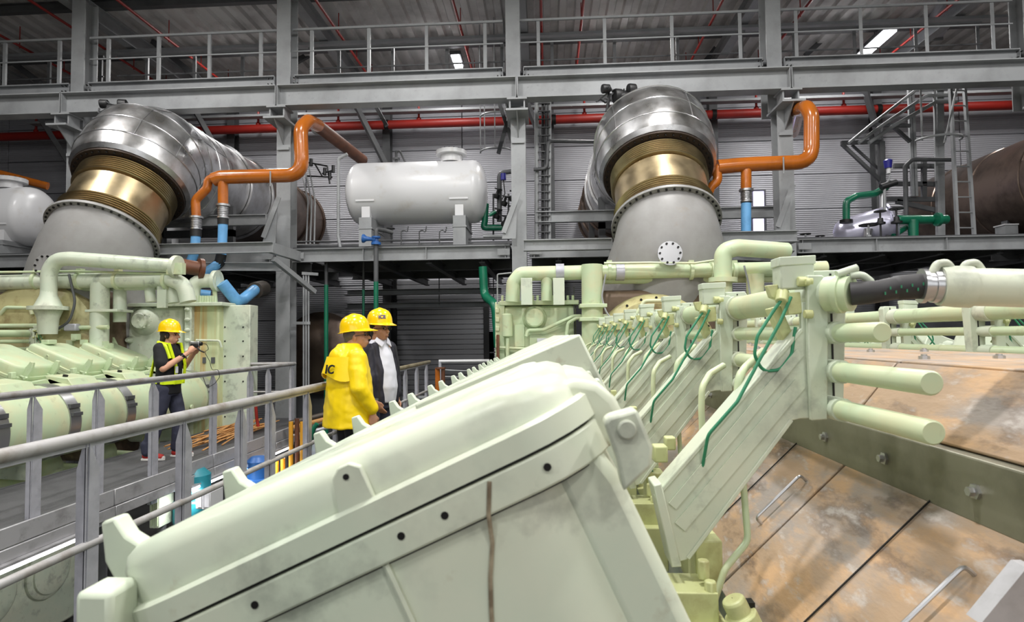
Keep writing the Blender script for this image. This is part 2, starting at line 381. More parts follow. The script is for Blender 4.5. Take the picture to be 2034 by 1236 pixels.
for i, (x0, y0, x1, y1, Y) in enumerate(((380, 22, 535, 9, 14.3), (113, 224, 190, 222, 13.3))):
    t = thing('tube_lamp', ('long thin tube lamp near the top left', 'short tube lamp under the runway beam at left')[i], 'lamp', tuple(at(x0, y0, Y)))
    a, b = at(x0, y0, Y), at(x1, y1, Y); b.z = a.z
    MB().bar(a + V((0, 0, .05)), b + V((0, 0, .05)), .1, .05).build('housing', M['struct'], t)
    MB().cyl(a, b, .03, n=8).build('tube', M['tubem'], t)
    MB().cyl(a + V((.1, 0, .05)), (a.x + .1, a.y, a.z + (.35 if i == 0 else .6)), .01, n=6).build('hanger', M['struct'], t); MB().cyl(b + V((-.1, 0, .05)), (b.x - .1, b.y, a.z + (.35 if i == 0 else .6)), .01, n=6).build('hanger', M['struct'], t)
for i, px in enumerate((-13.2, -11.2, -9.3, -5.0, -2.0, -.05, .9, 4.0, 6.0, 9.3)):
    o = MB().cyl((px, 8, 9.0), (px, 18.5, 9.0), .032, n=8); 
    for yy in (14.2, 15.6, 17): o.cyl((px, yy, 8.94), (px, yy, 9.5), .012, n=6)
    tag(o.build('sprinkler_pipe', M['red']), ('thin red sprinkler pipe under the roof, ' + ['leftmost', 'second from left', 'left of the second column', 'beside the second column', 'above the white tank', 'near third column', 'above the right elbow duct', 'left of fourth column', 'right of fourth column', 'crossing the bright right lamp'][i]), 'pipe')
for i, (Y, z) in enumerate(((14.6, 8.88), (16.4, 8.7), (17.7, 8.3))):
    t = thing('cable_tray', ['grey cable tray under the roof, nearest', 'grey cable tray under the roof, middle one', 'grey cable tray under the roof by the back wall'][i], 'cable tray', (-16, Y, z))
    MB().sect((-16, Y, z), (16, Y, z), [(-.12, 0), (.12, 0), (.12, .07), (.11, .07), (.11, .01), (-.11, .01), (-.11, .07), (-.12, .07)]).build('trough', M['struct'], t)
    MB().tube([(-16, Y, z + .04), (16, Y, z + .045)], .025).build('cable', M['black'], t)
# gable diagonals
for i, (x0, y0, x1, y1, Y) in enumerate(((575, 130, 830, -10, 16.6), (840, -10, 1012, 55, 16.6), (250, 40, 400, 160, 15.5), (20, 120, 80, 165, 15.5), (1600, 110, 1720, 0, 17), (1380, 150, 1480, 20, 17))):
    a, b = at(x0, y0, Y), at(x1, y1, Y); tag(MB().bar(a, b, .1, .14).build('roof_brace', M['structd']), 'dark diagonal roof brace ' + ['left of the small ceiling lamp', 'right of the small ceiling lamp', 'above left elbow duct', 'at the upper left corner', 'left of the long bright lamp', 'left of the fourth column'][i], 'brace')
# big ventilation duct upper right
t = thing('ventilation_duct', 'pale slanting ventilation duct under the roof at upper right', 'duct', tuple(at(1900, 20, 15)))
MB().bar(at(1930, -60, 13.4), at(1850, 62, 16.5), .5, .4).build('duct_body', M['wall'], t)
MB().bar(at(1850, 62, 16.5), at(1850, 62, 16.5) + V((0, .05, 0)), .6, .5).build('flange', M['struct'], t)
# ================================================================ red fire main on back wall
t = thing('fire_main', 'long horizontal red fire pipe along the back wall', 'pipe', tuple(at(1090, 238, 17.9)))
zr = at(1090, 238, 17.9).z
MB().tube([(-21, 17.9, zr), (21, 17.9, zr)], .13, n=16).build('main_pipe', M['red'], t)
for px in (205, 768, 1100, 1418, 1745):
    x = at(px, 240, 17.9).x; MB().lathe((x - .06, 17.9, zr), (1, 0, 0), [(0, .15), (.12, .15)], 16).build('collar', M['boltdark'], t)
for px in (72, 513, 672, 832, 1161, 1503, 1677):
    x = at(px, 240, 17.9).x; MB().cyl((x, 17.9, zr + .1), (x, 17.9, zr + .7), .035, n=8).lathe((x, 17.9, zr + .12), (0, 0, 1), [(0, .07), (.05, .07), (.1, .03)], 10).build('hanger', M['red'], t)
# ================================================================ decks behind the engines
ZD = 3.42
for k, (x0, x1) in enumerate(((-15, -10.3), (-10, -5.7), (-5.3, -.75), (-.35, 4.6), (5, 9.6), (10.1, 15))):
    t = thing('equipment_deck', 'grey steel equipment deck, ' + ['far left', 'under the left polished duct', 'carrying the white tank', 'behind the right exhaust duct', 'carrying the silver vessel and green pipes', 'far right'][k], 'deck', (x0, 12.5, ZD))
    zz = ZD - .14
    MB().ch((x0, 12.36, zz), (x1, 12.36, zz), .1, .28, .016, fl=1).build('edge_beam', M['struct'], t)
    MB().box((x0, 12.3, ZD), (x1, 18.2, ZD + .03)).build('deck_plate', M['structd'], t)
    for yy in (14.3, 16.2): MB().ib((x0, yy, zz - .02), (x1, yy, zz - .02), .14, .24).build('cross_beam', M['structd'], t)
    for j in range(4):
        xx = x0 + .6 + j * (x1 - x0 - 1.2) / 3; MB().ib((xx, 12.5, zz - .1), (xx, 18, zz - .1), .12, .18).build('joist', M['structd'], t)
    e = MB()
    for f in (.02, .33, .62, .98):
        xx = x0 + (x1 - x0) * f; e.box((xx - .006, 12.27, zz - .12), (xx + .006, 12.36, zz + .12))
    e.box((x0, 12.25, zz - .07), (x0 + .25, 12.262, zz + .06)); e.box((x1 - .25, 12.25, zz - .07), (x1, 12.262, zz + .06))
    e.build('stiffener', M['struct'], t)
# extra beams either side of ducts
for i, (x0, y0, x1, y1, Y, h) in enumerate(((250, 443, 530, 446, 13.0, .24), (1064, 432, 1225, 430, 12.9, .24), (1040, 488, 1215, 486, 11.7, .22), (1420, 424, 1545, 421, 12.9, .24))):
    a, b = at(x0, y0, Y), at(x1, y1, Y); b.z = a.z
    t = beam('support_beam', 'grey horizontal beam ' + ['behind the blue hoses, left', 'left of the right exhaust cone, upper', 'left of the right exhaust cone, lower and nearer', 'right of the right exhaust cone behind the blue hose'][i], a, b, .14, h, extra=(0, 1))
for i, (pts) in enumerate((((240, 498), (543, 497), (565, 512)), ((1380, 474), (1583, 474), (1600, 488)))):
    a, b = at(*pts[0], 11.0), at(*pts[1], 11.0); b.z = a.z
    t = thing('outrigger_frame', ['steel channel frame jutting from the second column under the blue hoses', 'steel channel frame jutting from the fourth column under the orange pipes'][i], 'frame', tuple(b))
    MB().ch(a, b, .1, .2, fl=1).build('front_channel', M['struct'], t)
    MB().ch(b, (b.x, 12.3, b.z), .1, .2, fl=-1).build('side_channel', M['struct'], t)
    MB().ch(a + V((.2, 0, -.3)), b + V((-.1, .6, -.3)), .08, .16, fl=1).build('lower_channel', M['struct'], t)
    MB().bar(b + V((-.05, .1, -.2)), (b.x + (.3 if i == 0 else -.3), 12.25, b.z - .75), .09, .09).build('brace', M['struct'], t)
# ================================================================ exhaust trains: cone, bellows, elbow, horizontal duct
def ringloft(rings, n=40):
    mb = MB(); vs = []
    for c, nn, r in rings:
        c = V(c); nn = V(nn).normalized(); a = V((1, 0, 0)); b = nn.cross(a).normalized()
        for i in range(n):
            t = 2 * math.pi * i / n; vs.append(c + a * math.cos(t) * r + b * math.sin(t) * r)
    m = len(rings)
    return mb.add(vs, [(j * n + i, (j + 1) * n + i, (j + 1) * n + (i + 1) % n, j * n + (i + 1) % n) for j in range(m - 1) for i in range(n)])
def seam(c, nn, r, w=.012):
    c = V(c); nn = V(nn).normalized(); a = V((1, 0, 0)); b = nn.cross(a).normalized()
    pts = [c + (a * math.cos(t) + b * math.sin(t)) * r for t in [2 * math.pi * i / 36 for i in range(37)]]
    return MB().tube(pts, w, n=6, caps=False)
def exhaust(X, lab, which):
    d = V((0, .53, .85)).normalized(); f1 = V((X, 10.5, 3.46)); E = f1 + d * 1.3
    t = thing('exhaust_duct', lab, 'exhaust duct', (X, 10.5, 0))
    ox = 0 if which else -.45
    c = ringloft([(f1, d, .835), (f1 - d * .08, d, .84), ((X + ox * .15, 10.46, 3.16), (0, .38, .92), .9), ((X + ox * .4, 10.56, 2.86), (0, .15, .98), 1.0), ((X + ox * .75, 10.75, 2.5), (0, -.05, 1), 1.13), ((X + ox, 10.95, 1.9), (0, -.05, 1), 1.22), ((X + ox, 11.0, 1.2), (0, 0, 1), 1.22)], 48).build('cone', M['cone'], t)
    fl = MB().lathe(f1, d, [(-.05, .84), (-.05, .93), (-.0, .93), (.0, .80)], 48, caps=False); fl.build('lower_flange', M['cone'], t)
    MB().bolts(f1 - d * .052, -d, .885, .02, .02, 44).bolts(f1, d, .885, .02, .015, 44).build('flange_bolt', M['boltdark'], t)['kind'] = 'stuff'
    # blind cover on the cone front
    bc = at(1331, 503, 9.4) if which else at(88, 527, 9.5)
    dd = (V((0, -1, .1))).normalized()
    MB().lathe(bc - dd * .25, dd, [(0, .13), (.2, .13), (.2, .19), (.25, .19)], 28).build('blind_cover', M['alu'] if which else M['cone'], c)
    MB().bolts(bc, dd, .155, .018, .02, 10).build('cover_bolt', M['boltdark'], c)
    # bellows
    prof = [(.0, .76)]
    def conv(h0, n, p=.045):
        for i in range(n):
            h = h0 + i * p; prof.extend([(h, .775), (h + p * .22, .85), (h + p * .5, .868), (h + p * .78, .85)])
    conv(.04, 6); prof.extend([(.31, .77), (.32, .81), (.85, .81), (.86, .77)]); conv(.88, 7); prof.append((1.2, .76)); prof.append((1.4, .76))
    MB().lathe(f1, d, prof, 64, caps=False).build('bellows', M['bronze'], t, sharp=22)
    MB().lathe(f1, d, [(1.2, .78), (1.2, .985), (1.25, .985), (1.25, .76)], 48, caps=False).build('upper_flange', M['flangedark'], t)
    MB().bolts(f1 + d * 1.19, -d, .93, .018, .02, 44).build('flange_bolt', M['boltdark'], t)['kind'] = 'stuff'
    rings = [(E - d * .05, d, .93), (E - d * .06, d, 1.0), (E + d * .02, d, 1.06), (E + d * .3, d, 1.1), (E + d * .58, d + V((0, .1, -.08)), 1.1), ((X, 11.72, 5.28), (0, .72, .66), 1.1), ((X, 12.08, 5.3), (0, .86, .42), 1.08), ((X, 12.5, 5.22), (0, .98, .1), 1.05), ((X, 12.9, 5.2), (0, 1, 0), 1.04)]
    # side-bulging mitred elbow made of facets
    el = ringloft(rings, 44).build('elbow', M['polished'], t, sharp=12)
    for q in (3, 4, 5, 6, 7): seam(rings[q][0], rings[q][1], rings[q][2] + .003).build('seam_ring', M['alu'], el)
    ang = [.5, 1.25, 2.1, 2.9, 3.9, 5.2, 5.9]
    sm = MB()
    for a_ in ang:
        pts = []
        for c, nn, r in rings[3:]:
            nn = V(nn).normalized(); b = nn.cross(V((1, 0, 0))).normalized(); pts.append(V(c) + (V((1, 0, 0)) * math.cos(a_) + b * math.sin(a_)) * (r + .002))
        sm.tube(pts, .008, n=5)
    sm.build('seam_strip', M['alu'], el)
    seg = []
    ys = [12.9, 13.9, 15.0, 16.2, 17.4, 18.6]
    for a, b in zip(ys, ys[1:]):
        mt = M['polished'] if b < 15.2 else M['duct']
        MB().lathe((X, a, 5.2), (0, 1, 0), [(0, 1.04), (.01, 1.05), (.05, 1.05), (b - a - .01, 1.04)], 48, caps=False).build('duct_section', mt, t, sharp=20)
        MB().lathe((X, b - .05, 5.2), (0, 1, 0), [(0, 1.05), (0, 1.1), (.05, 1.1), (.05, 1.05)], 48, caps=False).build('duct_flange', mt, t)
    # support ring/cradles
    for yy in (13.4, 16.4):
        MB().box((X - .9, yy - .06, 3.45), (X - .75, yy + .06, 4.6)).box((X + .75, yy - .06, 3.45), (X + .9, yy + .06, 4.6)).box((X - .9, yy - .06, 3.9), (X + .9, yy + .06, 4.06)).build('cradle', M['structd'], t)
    return t
exhaust(2.06, 'right polished steel elbow duct on bronze bellows and grey cone', 1)
exhaust(-8.05, 'left polished steel elbow duct leaning on bronze bellows and grey cone', 0)
# third engine's duct at right, only the horizontal run
t = thing('exhaust_duct', 'dark brown steel duct cylinder behind the caged ladder at right', 'exhaust duct', (11.9, 13, 4))
for a, b in ((12.7, 14.2), (14.2, 15.8), (15.8, 17.3), (17.3, 18.5)):
    MB().lathe((11.9, a, 5.0), (0, 1, 0), [(0, 1.2), (.02, 1.22), (.07, 1.22), (b - a - .01, 1.2)], 48).build('duct_section', M['duct'], t, sharp=20)
MB().box((11.0, 15, 3.45), (11.2, 15.2, 4.4)).box((12.6, 15, 3.45), (12.8, 15.2, 4.4)).box((11, 15, 3.7), (12.8, 15.2, 3.85)).build('cradle', M['structd'], t)
# valve gear at elbow tops
for i, (px, py) in enumerate(((1222, 182), (218, 212))):
    t = thing('valve_gear', ['black valve gear and linkage on top of the right elbow duct', 'black valve gear on top of the left elbow duct'][i], 'valve', tuple(at(px, py, 11.2)))
    c = at(px, py, 11.2)
    sc = 1 if i == 0 else .8
    mb = MB()
    for dx, dz, r in ((-.2, .06, .08), (.28, .03, .1), (.02, -.08, .12), (.12, -.1, .09)): mb.lathe(c + V((dx * sc - .04, 0, dz)), (1, .3, .1), [(0, r), (.02, r * 1.1), (.14, r), (.16, r * .6)], 12)
    mb.build('housing', M['black'], t)
    mb = MB(); random.seed(3 + i)
    for q in range(9):
        a = c + V((random.uniform(-.35, .3) * sc, random.uniform(-.1, .2), random.uniform(-.2, .1))); b = c + V((random.uniform(-.3, .3) * sc, random.uniform(-.1, .3), random.uniform(-.25, .1))); mb.tube([a, (a + b) / 2 + V((0, 0, .05)), b], .016, .05, 6)
    mb.build('linkage', M['structd'], t)
    MB().cyl(c + V((-.15, .1, -.35)), c + V((-.1, .1, 0)), .03, n=8).cyl(c + V((.25, .1, -.3)), c + V((.25, .1, 0)), .03, n=8).build('bracket', M['black'], t)
# ================================================================ tanks
def tank(xc, Y, zc, r, L, lab, name='storage_tank', m=M['white'], saddle=True, manh=True):
    t = thing(name, lab, 'tank', (xc, Y, ZD + .03))
    e = r * .42; prof = []
    for k in range(7): a = k / 6 * math.pi / 2; prof.append((e - e * math.cos(a) if False else e * (1 - math.cos(math.pi / 2 - a)) if False else e * (1 - math.cos(a)), r * math.sin(a) ** .75 if k else .001))
    P = prof + [(L - h, rr) for h, rr in reversed(prof)]
    MB().lathe((xc - L / 2, Y, zc), (1, 0, 0), P, 48).build('shell', m, t, sharp=50)
    if saddle:
        for s in (-1, 1):
            x = xc + s * L * .325
            MB().box((x - .09, Y - r * .82, zc - r * .95), (x + .09, Y + r * .6, zc - r * .45)).box((x - .2, Y - r * .93, zc - r * .42), (x + .2, Y - r * .86, zc - r * .36)).build('saddle', M['white'], t)
            mb = MB().box((x - .12, Y - r * .95, ZD + .03), (x + .15, Y + r * .5, zc - r * .93)).box((x - .14, Y - r * .97, (ZD + zc - r) / 2 + .12), (x + .17, Y + r * .5, (ZD + zc - r) / 2 + .15))
            mb.build('plinth', M['struct'], t)
    if manh:
        x = xc + L * .25
        MB().lathe((x, Y - .1, zc + r * .93), (0, 0, 1), [(0, .24), (.16, .24), (.16, .34), (.2, .34), (.21, .34), (.25, .34)], 28).build('manhole', M['white'], t)
        MB().bolts((x, Y - .1, zc + r * .93 + .25), (0, 0, 1), .3, .016, .02, 18).build('manhole_bolt', M['boltdark'], t)
        x = xc - L * .14; MB().tube([(x, Y - .2, zc + r * .95), (x, Y - .2, zc + r + .22)], .03, n=8).tube([(x, Y - .2, zc + r + .18), (x + .08, Y - .2, zc + r + .22), (x + .2, Y - .2, zc + r * .95)], .022, .05, 8).lathe((x - .0, Y - .2, zc + r + .02), (0, 0, 1), [(0, .08), (.04, .08)], 12).build('vent_pipe', M['structd'], t)
    return t
a = at(825, 381, 12.95); tank(a.x, 13.2, a.z + .02, .69, 3.1, 'large white cylindrical tank lying on two saddles in the middle bay')
a = at(-52, 430, 13.2); tank(a.x, 13.4, a.z, .69, 3.1, 'white cylindrical tank cut off by the left edge')
a = at(318, 462, 14.5); tank(a.x, 14.6, a.z, .36, 1.6, 'small grey-white tank behind the blue hoses under the left duct', m=M['white'], manh=False)
# silver vessel with glare at right
M['vessel'] = mat('satin_vessel', (214, 212, 232), .3, .6)
t = thing('silver_vessel', 'short shiny silver vessel lying on the right deck under green pipes', 'tank', tuple(at(1720, 474, 13.9)))
a, b = at(1656, 474, 14.0), at(1768, 442, 13.6); d = (b - a); L = d.length
MB().lathe(a, d, [(0, .01), (.03, .17), (.12, .31), (.25, .37), (L, .37), (L, .43), (L + .04, .43), (L + .1, .3), (L + .14, .01)], 36).build('shell', M['vessel'], t)
MB().box((a.x + .4, 13.6, ZD + .03), (a.x + .5, 14.2, a.z - .1)).box((b.x - .2, 13.4, ZD + .03), (b.x - .1, 14, b.z - .2)).build('saddle', M['structd'], t)
MB().cyl(at(1722, 430, 13.8), at(1722, 452, 13.8), .1, n=16).cyl(at(1752, 385, 13.7), at(1752, 425, 13.7), .05).cyl(at(1725, 455, 13.4), at(1722, 478, 13.4), .09, n=14).build('nozzle', M['alu'], t)
# ================================================================ orange pipe loops + blue hoses
def flex(t, px, y0, y1, Y, r=.1):
    a, b = at(px, y0, Y), at(px, y1, Y); h = a.z - b.z; prof = []
    k = 5
    prof += [(0, r * 1.5), (.04, r * 1.5), (.04, r)]
    for i in range(k):
        q = .05 + (h - .1) * i / k; w_ = (h - .1) / k; prof += [(q, r), (q + w_ * .3, r * 1.18), (q + w_ * .7, r * 1.18), (q + w_, r)]
    prof += [(h - .04, r), (h - .03, r * 1.25), (h, r * 1.25)]
    MB().lathe((a.x, a.y, a.z), (0, 0, -1), prof, 20, caps=False).build('flexible_joint', M['alu'], t, sharp=50)
Y = 11.3
t = thing('orange_pipe', 'glossy orange pipe loop crossing in front of the second column', 'pipe', tuple(at(570, 350, Y)))
T('main_run', [(425, 357, Y), (440, 352, Y), (600, 348, Y), (597, 256, Y), (612, 240, Y + .3), (632, 250, Y + .9)], .135, M['orange'], t, .3, 18)
T('return_run', [(630, 249, Y + .85), (720, 318, 14.6)], .135, M['rust'], t, 0, 18)
T('branch', [(443, 408, Y), (443, 354, Y), (470, 352, Y)], .095, M['orange'], t, .2, 16)
T('branch', [(390, 432, Y), (388, 398, Y), (412, 374, Y), (414, 356, Y), (440, 352, Y)], .085, M['orange'], t, .16, 16)
T('pipe_clamp', [(537, 370, Y - .14), (537, 340, Y - .16)], .014, M['struct'], t)
for (px, y0, y1) in ((443, 406, 434), (390, 430, 456)): flex(t, px, y0, y1, Y, .085)
MB().lathe(at(630, 252, Y + 1.4), at(720, 318, 14.6) - at(628, 247, Y + 1.2), [(0, .15), (.04, .17), (.08, .15)], 16).build('collar', M['struct'], t)
t = thing('blue_hose', 'right one of the two pale blue hoses hanging under the left orange pipe', 'hose', tuple(at(443, 460, Y)))
T('hose_run', [(443, 444, Y), (441, 500, Y), (437, 522, Y), (405, 545, Y - .1), (400, 552, Y - .1)], .088, M['blue'], t, .15, 14); T('clamp_sleeve', [(443, 432, Y), (443, 446, Y)], .1, M['black'], t, 0)
T('elbow_sleeve', [(440, 505, Y), (436, 523, Y), (424, 531, Y)], .096, M['black'], t, .1)
t = thing('blue_hose', 'left one of the two pale blue hoses hanging under the left orange pipe', 'hose', tuple(at(388, 480, Y)))
T('hose_run', [(389, 468, Y), (387, 500, Y), (378, 522, Y), (366, 540, Y)], .088, M['blue'], t, .15, 14); T('clamp_sleeve', [(389, 455, Y), (389, 470, Y)], .1, M['black'], t, 0)
t = thing('blue_hose', 'pale blue V-shaped hose between left cooler and dark flange behind', 'hose', tuple(at(470, 600, 11)))
T('hose_run', [(441, 562, 10.6), (470, 598, 10.8), (482, 596, 11), (510, 573, 11.6)], .105, M['blue'], t, .15, 16); T('hose_collar', [(506, 577, 11.5), (522, 573, 11.9)], .16, M['darkrust'], t, 0, 18)
T('hose_run', [(392, 585, 10.9), (418, 588, 11)], .1, M['blue'], t, 0)
t = thing('rusty_pipe', 'short rusty orange pipe stub beside the end of the left green crossover pipe', 'pipe', tuple(at(390, 534, 10.4)))
T('stub', [(360, 528, 10.4), (400, 535, 10.5)], .13, M['rust'], t, 0, 16); T('flange', [(394, 534, 10.45), (402, 535, 10.5)], .19, M['rust'], t, 0, 18)
t = thing('orange_pipe', 'glossy orange pipe loop in front of the fourth column at right', 'pipe', tuple(at(1540, 325, Y)))
T('main_run', [(1425, 332, Y), (1470, 328, Y), (1500, 326, Y), (1612, 322, Y), (1612, 230, Y), (1603, 213, Y + .1), (1585, 218, Y + .8), (1575, 262, 13.8)], .135, M['orange'], t, .3, 18)
T('branch', [(1482, 378, Y), (1482, 330, Y), (1500, 322, Y)], .095, M['orange'], t, .2, 16)
T('branch', [(1403, 395, Y), (1412, 372, Y), (1426, 360, Y), (1424, 334, Y), (1446, 328, Y)], .085, M['orange'], t, .16, 16)
T('pipe_clamp', [(1557, 345, Y - .14), (1556, 312, Y - .16)], .014, M['struct'], t); flex(t, 1482, 376, 402, Y, .085)
t = thing('blue_hose', 'straight pale blue hose under the right orange pipe loop', 'hose', tuple(at(1482, 440, Y)))
T('hose_run', [(1482, 404, Y), (1482, 466, Y)], .09, M['blue'], t, 0, 14)
t = thing('orange_pipe', 'thin orange pipe descending behind the left white tank', 'pipe', tuple(at(40, 355, 14.5)))
T('pipe_run', [(-60, 330, 14.2), (95, 370, 14.8)], .1, M['orange'], t)
# ================================================================ pipework behind the tank / column 3
t = thing('valve_rack', 'dark valves, green pipe and blue sensor right of the white tank', 'valve', tuple(at(1000, 460, 13.2)))
T('sensor_pipe', [(992, 440, 13.2), (992, 344, 13.2), (1020, 340, 13.2)], .055, M['structd'], t)
MB().cyl(at(1000, 345, 13.0), at(1000, 358, 13.0), .06, n=14).build('sensor_head', M['navy'], t)
T('sensor_cable', [(1000, 358, 13), (1003, 385, 13), (995, 400, 13)], .012, M['black'], t)
mb = MB()
for px, py in ((985, 395), (1000, 410), (1012, 430), (985, 435), (1000, 450), (1015, 400)): mb.lathe(at(px, py, 13.1), (.3, -.2, 1), [(0, .05), (.04, .07), (.1, .07), (.12, .03), (.2, .03), (.2, .09), (.23, .09)], 12)
mb.build('valve_body', M['black'], t)
T('green_pipe', [(965, 405, 13.3), (963, 440, 13.3), (960, 453, 13.3), (1025, 452, 13.3)], .07, M['gpipe'], t)
T('green_stub', [(972, 428, 13.0), (985, 420, 13)], .04, M['gpipe'], t); T('drain_line', [(960, 470, 13.1), (1020, 470, 13.1)], .04, M['struct'], t)
mb = MB()
for px in (1010, 1024, 980): mb.cyl(at(px, 385, 13.4), at(px, 478, 13.4), .02, n=8)
mb.build('upright', M['structd'], t)
t = thing('riser_bundle', 'bundle of dark riser pipes and conduits right beside the third column', 'pipes', tuple(at(1075, 400, 12.9)))
for px, r, m in ((1066, .05, 'struct'), (1078, .03, 'black'), (1085, .04, 'structd'), (1092, .035, 'struct')): T('riser', [(px, 190, 12.9), (px, 510, 12.9)], r, M[m], t, 0, 10)
mb = MB()
for k in range(18): mb.cbox(at(1081, 205 + k * 16, 12.84), (.26, .03, .02))
mb.build('ladder_rung', M['structd'], t)['kind'] = 'stuff'
T('bent_pipe', [(1060, 337, 12.8), (1086, 335, 12.8), (1088, 280, 12.8), (1180, 282, 13.6)], .04, M['structd'], t)
# caged ladder hoops behind column 3 and the truss
t = thing('ladder_cage', 'thin steel ladder cage hoop hanging left of the third column', 'ladder', tuple(at(985, 300, 15)))
c = at(987, 303, 15.2)
for dz in (0, .9, 1.8): MB().tube([c + V((math.cos(a_) * .42, math.sin(a_) * .42, dz)) for a_ in [math.pi * i / 12 for i in range(-1, 14)][::1]] if False else [c + V((math.cos(a_) * .42, -math.sin(a_) * .42, dz)) for a_ in [math.pi * i / 12 for i in range(13)]], .022, n=6).build('hoop', M['struct'], t)
for a_ in (.3, 1.0, 1.6, 2.3, 2.9): MB().cyl(c + V((math.cos(a_) * .42, -math.sin(a_) * .42, 0)), c + V((math.cos(a_) * .42, -math.sin(a_) * .42, 3.3)), .016, n=6).build('strap', M['struct'], t)
for i, (x0, y0, x1, y1) in enumerate(((990, 200, 1020, 290), (1018, 205, 990, 305), (740, 200, 768, 250))):
    tag(MB().bar(at(x0, y0, 14.4), at(x1, y1, 14.4), .09, .09).build('lattice_brace', M['structd']), 'dark diagonal brace ' + ['just left of the third column, leaning left', 'just left of the third column, leaning right', 'at the wall post behind the white tank'][i], 'brace')
# small instrument lines on the deck under the tank
t = thing('blue_valve', 'blue gate valve on a grey pipe under the white tank', 'valve', tuple(at(740, 480, 12.1)))
T('vertical_pipe', [(747, 462, 12.1), (747, 560, 12.1)], .05, M['structd'], t); T('green_pipe', [(747, 558, 12.1), (747, 1005, 12.1)], .05, M['gpipe'], t)
MB().lathe(at(747, 470, 12.1), (0, 0, -1), [(0, .09), (.03, .09), (.05, .05), (.1, .05), (.12, .1), (.17, .1)], 16).lathe(at(747, 476, 12.1), (-1, 0, .1), [(0, .08), (.1, .04), (.2, .05), (.25, .09), (.28, .09)], 16).build('valve_body', M['bluev'], t)
T('top_elbow', [(747, 466, 12.1), (747, 455, 12.1), (765, 458, 12.3), (780, 462, 12.4)], .045, M['structd'], t, .1)
t = thing('deck_pipes', 'thin grey pipes running along the deck under the white tank', 'pipes', tuple(at(800, 490, 12.9)))
T('long_pipe', [(570, 489, 12.9), (850, 487, 12.9), (1020, 484, 12.9)], .045, M['structd'], t); T('thin_pipe', [(570, 481, 13), (1020, 474, 13)], .02, M['structd'], t)
for px in (797, 833, 873): T('hook_line', [(px, 494, 12.7), (px, 460, 12.7), (px + 6, 457, 12.7), (px + 12, 462, 12.7), (px + 14, 450, 12.7)], .014, M['structd'], t, .03, 6)
MB().lathe(at(776, 455, 12.9), (0, 0, 1), [(0, .09), (.02, .09)], 14).cyl(at(776, 470, 12.9), at(776, 455, 12.9), .015).build('handwheel', M['black'], t)
t = thing('bent_handrail', 'light grey bent pipe rail left of the white tank', 'pipe', tuple(at(675, 400, 12.6)))
T('rail', [(676, 492, 12.6), (672, 470, 12.6), (672, 316, 12.6), (690, 306, 12.6)], .035, M['struct'], t, .1)
t = thing('instrument_rack', 'black gauges and thin lines behind the second column', 'instruments', tuple(at(630, 340, 13)))
mb = MB()
for (a, b, c_, d_) in ((612, 323, 650, 330), (625, 325, 640, 350), (650, 330, 655, 365), (610, 350, 660, 352), (640, 345, 663, 338)): mb.tube([at(a, b, 13), at(c_, d_, 13)], .018, n=6)
for px, py in ((618, 322), (645, 340), (655, 348), (662, 335)): mb.cyl(at(px, py + 8, 13), at(px, py - 6, 13), .04, n=8)
mb.build('gauge_line', M['black'], t)
for q in range(3): T('curved_conduit', [(590 + q * 9, 300, 13), (612 + q * 7, 400, 13), (608 + q * 8, 490, 13)], .018, M['struct'], t, .6, 6)
# green down pipes under deck
for i, (px, y0, ym, y1, Y, r) in enumerate(((648, 520, 566, 812, 12.6, .045), (722, 520, 575, 720, 13.2, .03))):
    t = thing('drop_pipe', ['green vertical drop pipe standing left of the yellow raincoat man', 'thin green vertical pipe above the two yellow hard hats'][i], 'pipe', tuple(at(px, y1, Y)))
    T('upper_length', [(px, y0, Y), (px, ym, Y)], r * .9, M['structd'], t, 0); T('lower_length', [(px, ym, Y), (px, y1 + 150, Y)], r, M['gpipe'], t, 0)
t = thing('green_drain', 'dark green bent pipe left of the right engine cooler', 'pipe', tuple(at(960, 560, 12)))
T('pipe_run', [(959, 530, 12), (962, 588, 12), (984, 605, 11.6), (990, 690, 11.6)], .085, M['gpipe'], t, .25, 14)
t = thing('conduit_set', 'three thin vertical conduits clipped beside the second column below deck', 'conduit', tuple(at(608, 600, 12.4)))
for px in (603, 608, 613): T('conduit', [(px, 545, 12.4), (px, 1000, 12.4)], .02, M['struct'], t, 0, 8)
MB().bar(at(578, 642, 12.38), at(616, 642, 12.38), .03, .06).bar(at(600, 543, 12.38), at(632, 545, 12.38), .03, .06).build('clip_bar', M['struct'], t)
for i, (yy, Y) in enumerate(((577, 16.0), (603, 16.6))):
    a, b = at(690, yy + 6, Y), at(996, yy, Y)
    t = thing('cable_tray', ['upper perforated cable tray under the deck above the shutter door', 'lower perforated cable tray under the deck above the shutter door'][i], 'cable tray', tuple(a))
    b.z = a.z; MB().ch(a, b, .3, .14, .01).build('tray', M['struct'], t)
    for f in (.2, .6, .95):
        p = a.lerp(b, f); MB().cyl(p, (p.x, p.y, ZD), .014, n=6).build('hanger', M['structd'], t)
t = thing('storage_drum', 'big dark horizontal drum in the shadows below the middle deck', 'tank', tuple(at(660, 720, 15)))
c = at(655, 700, 15.0); MB().lathe((c.x, 14.2, c.z), (0, 1, 0), [(0, .01), (.05, .7), (.2, 1.0), (2.5, 1.0)], 36).build('shell', M['duct'], t)
MB().box((c.x - .9, 14.6, FZ), (c.x + .9, 14.9, c.z - .6)).box((c.x - .9, 16.1, FZ), (c.x + .9, 16.4, c.z - .6)).build('support', M['structd'], t)
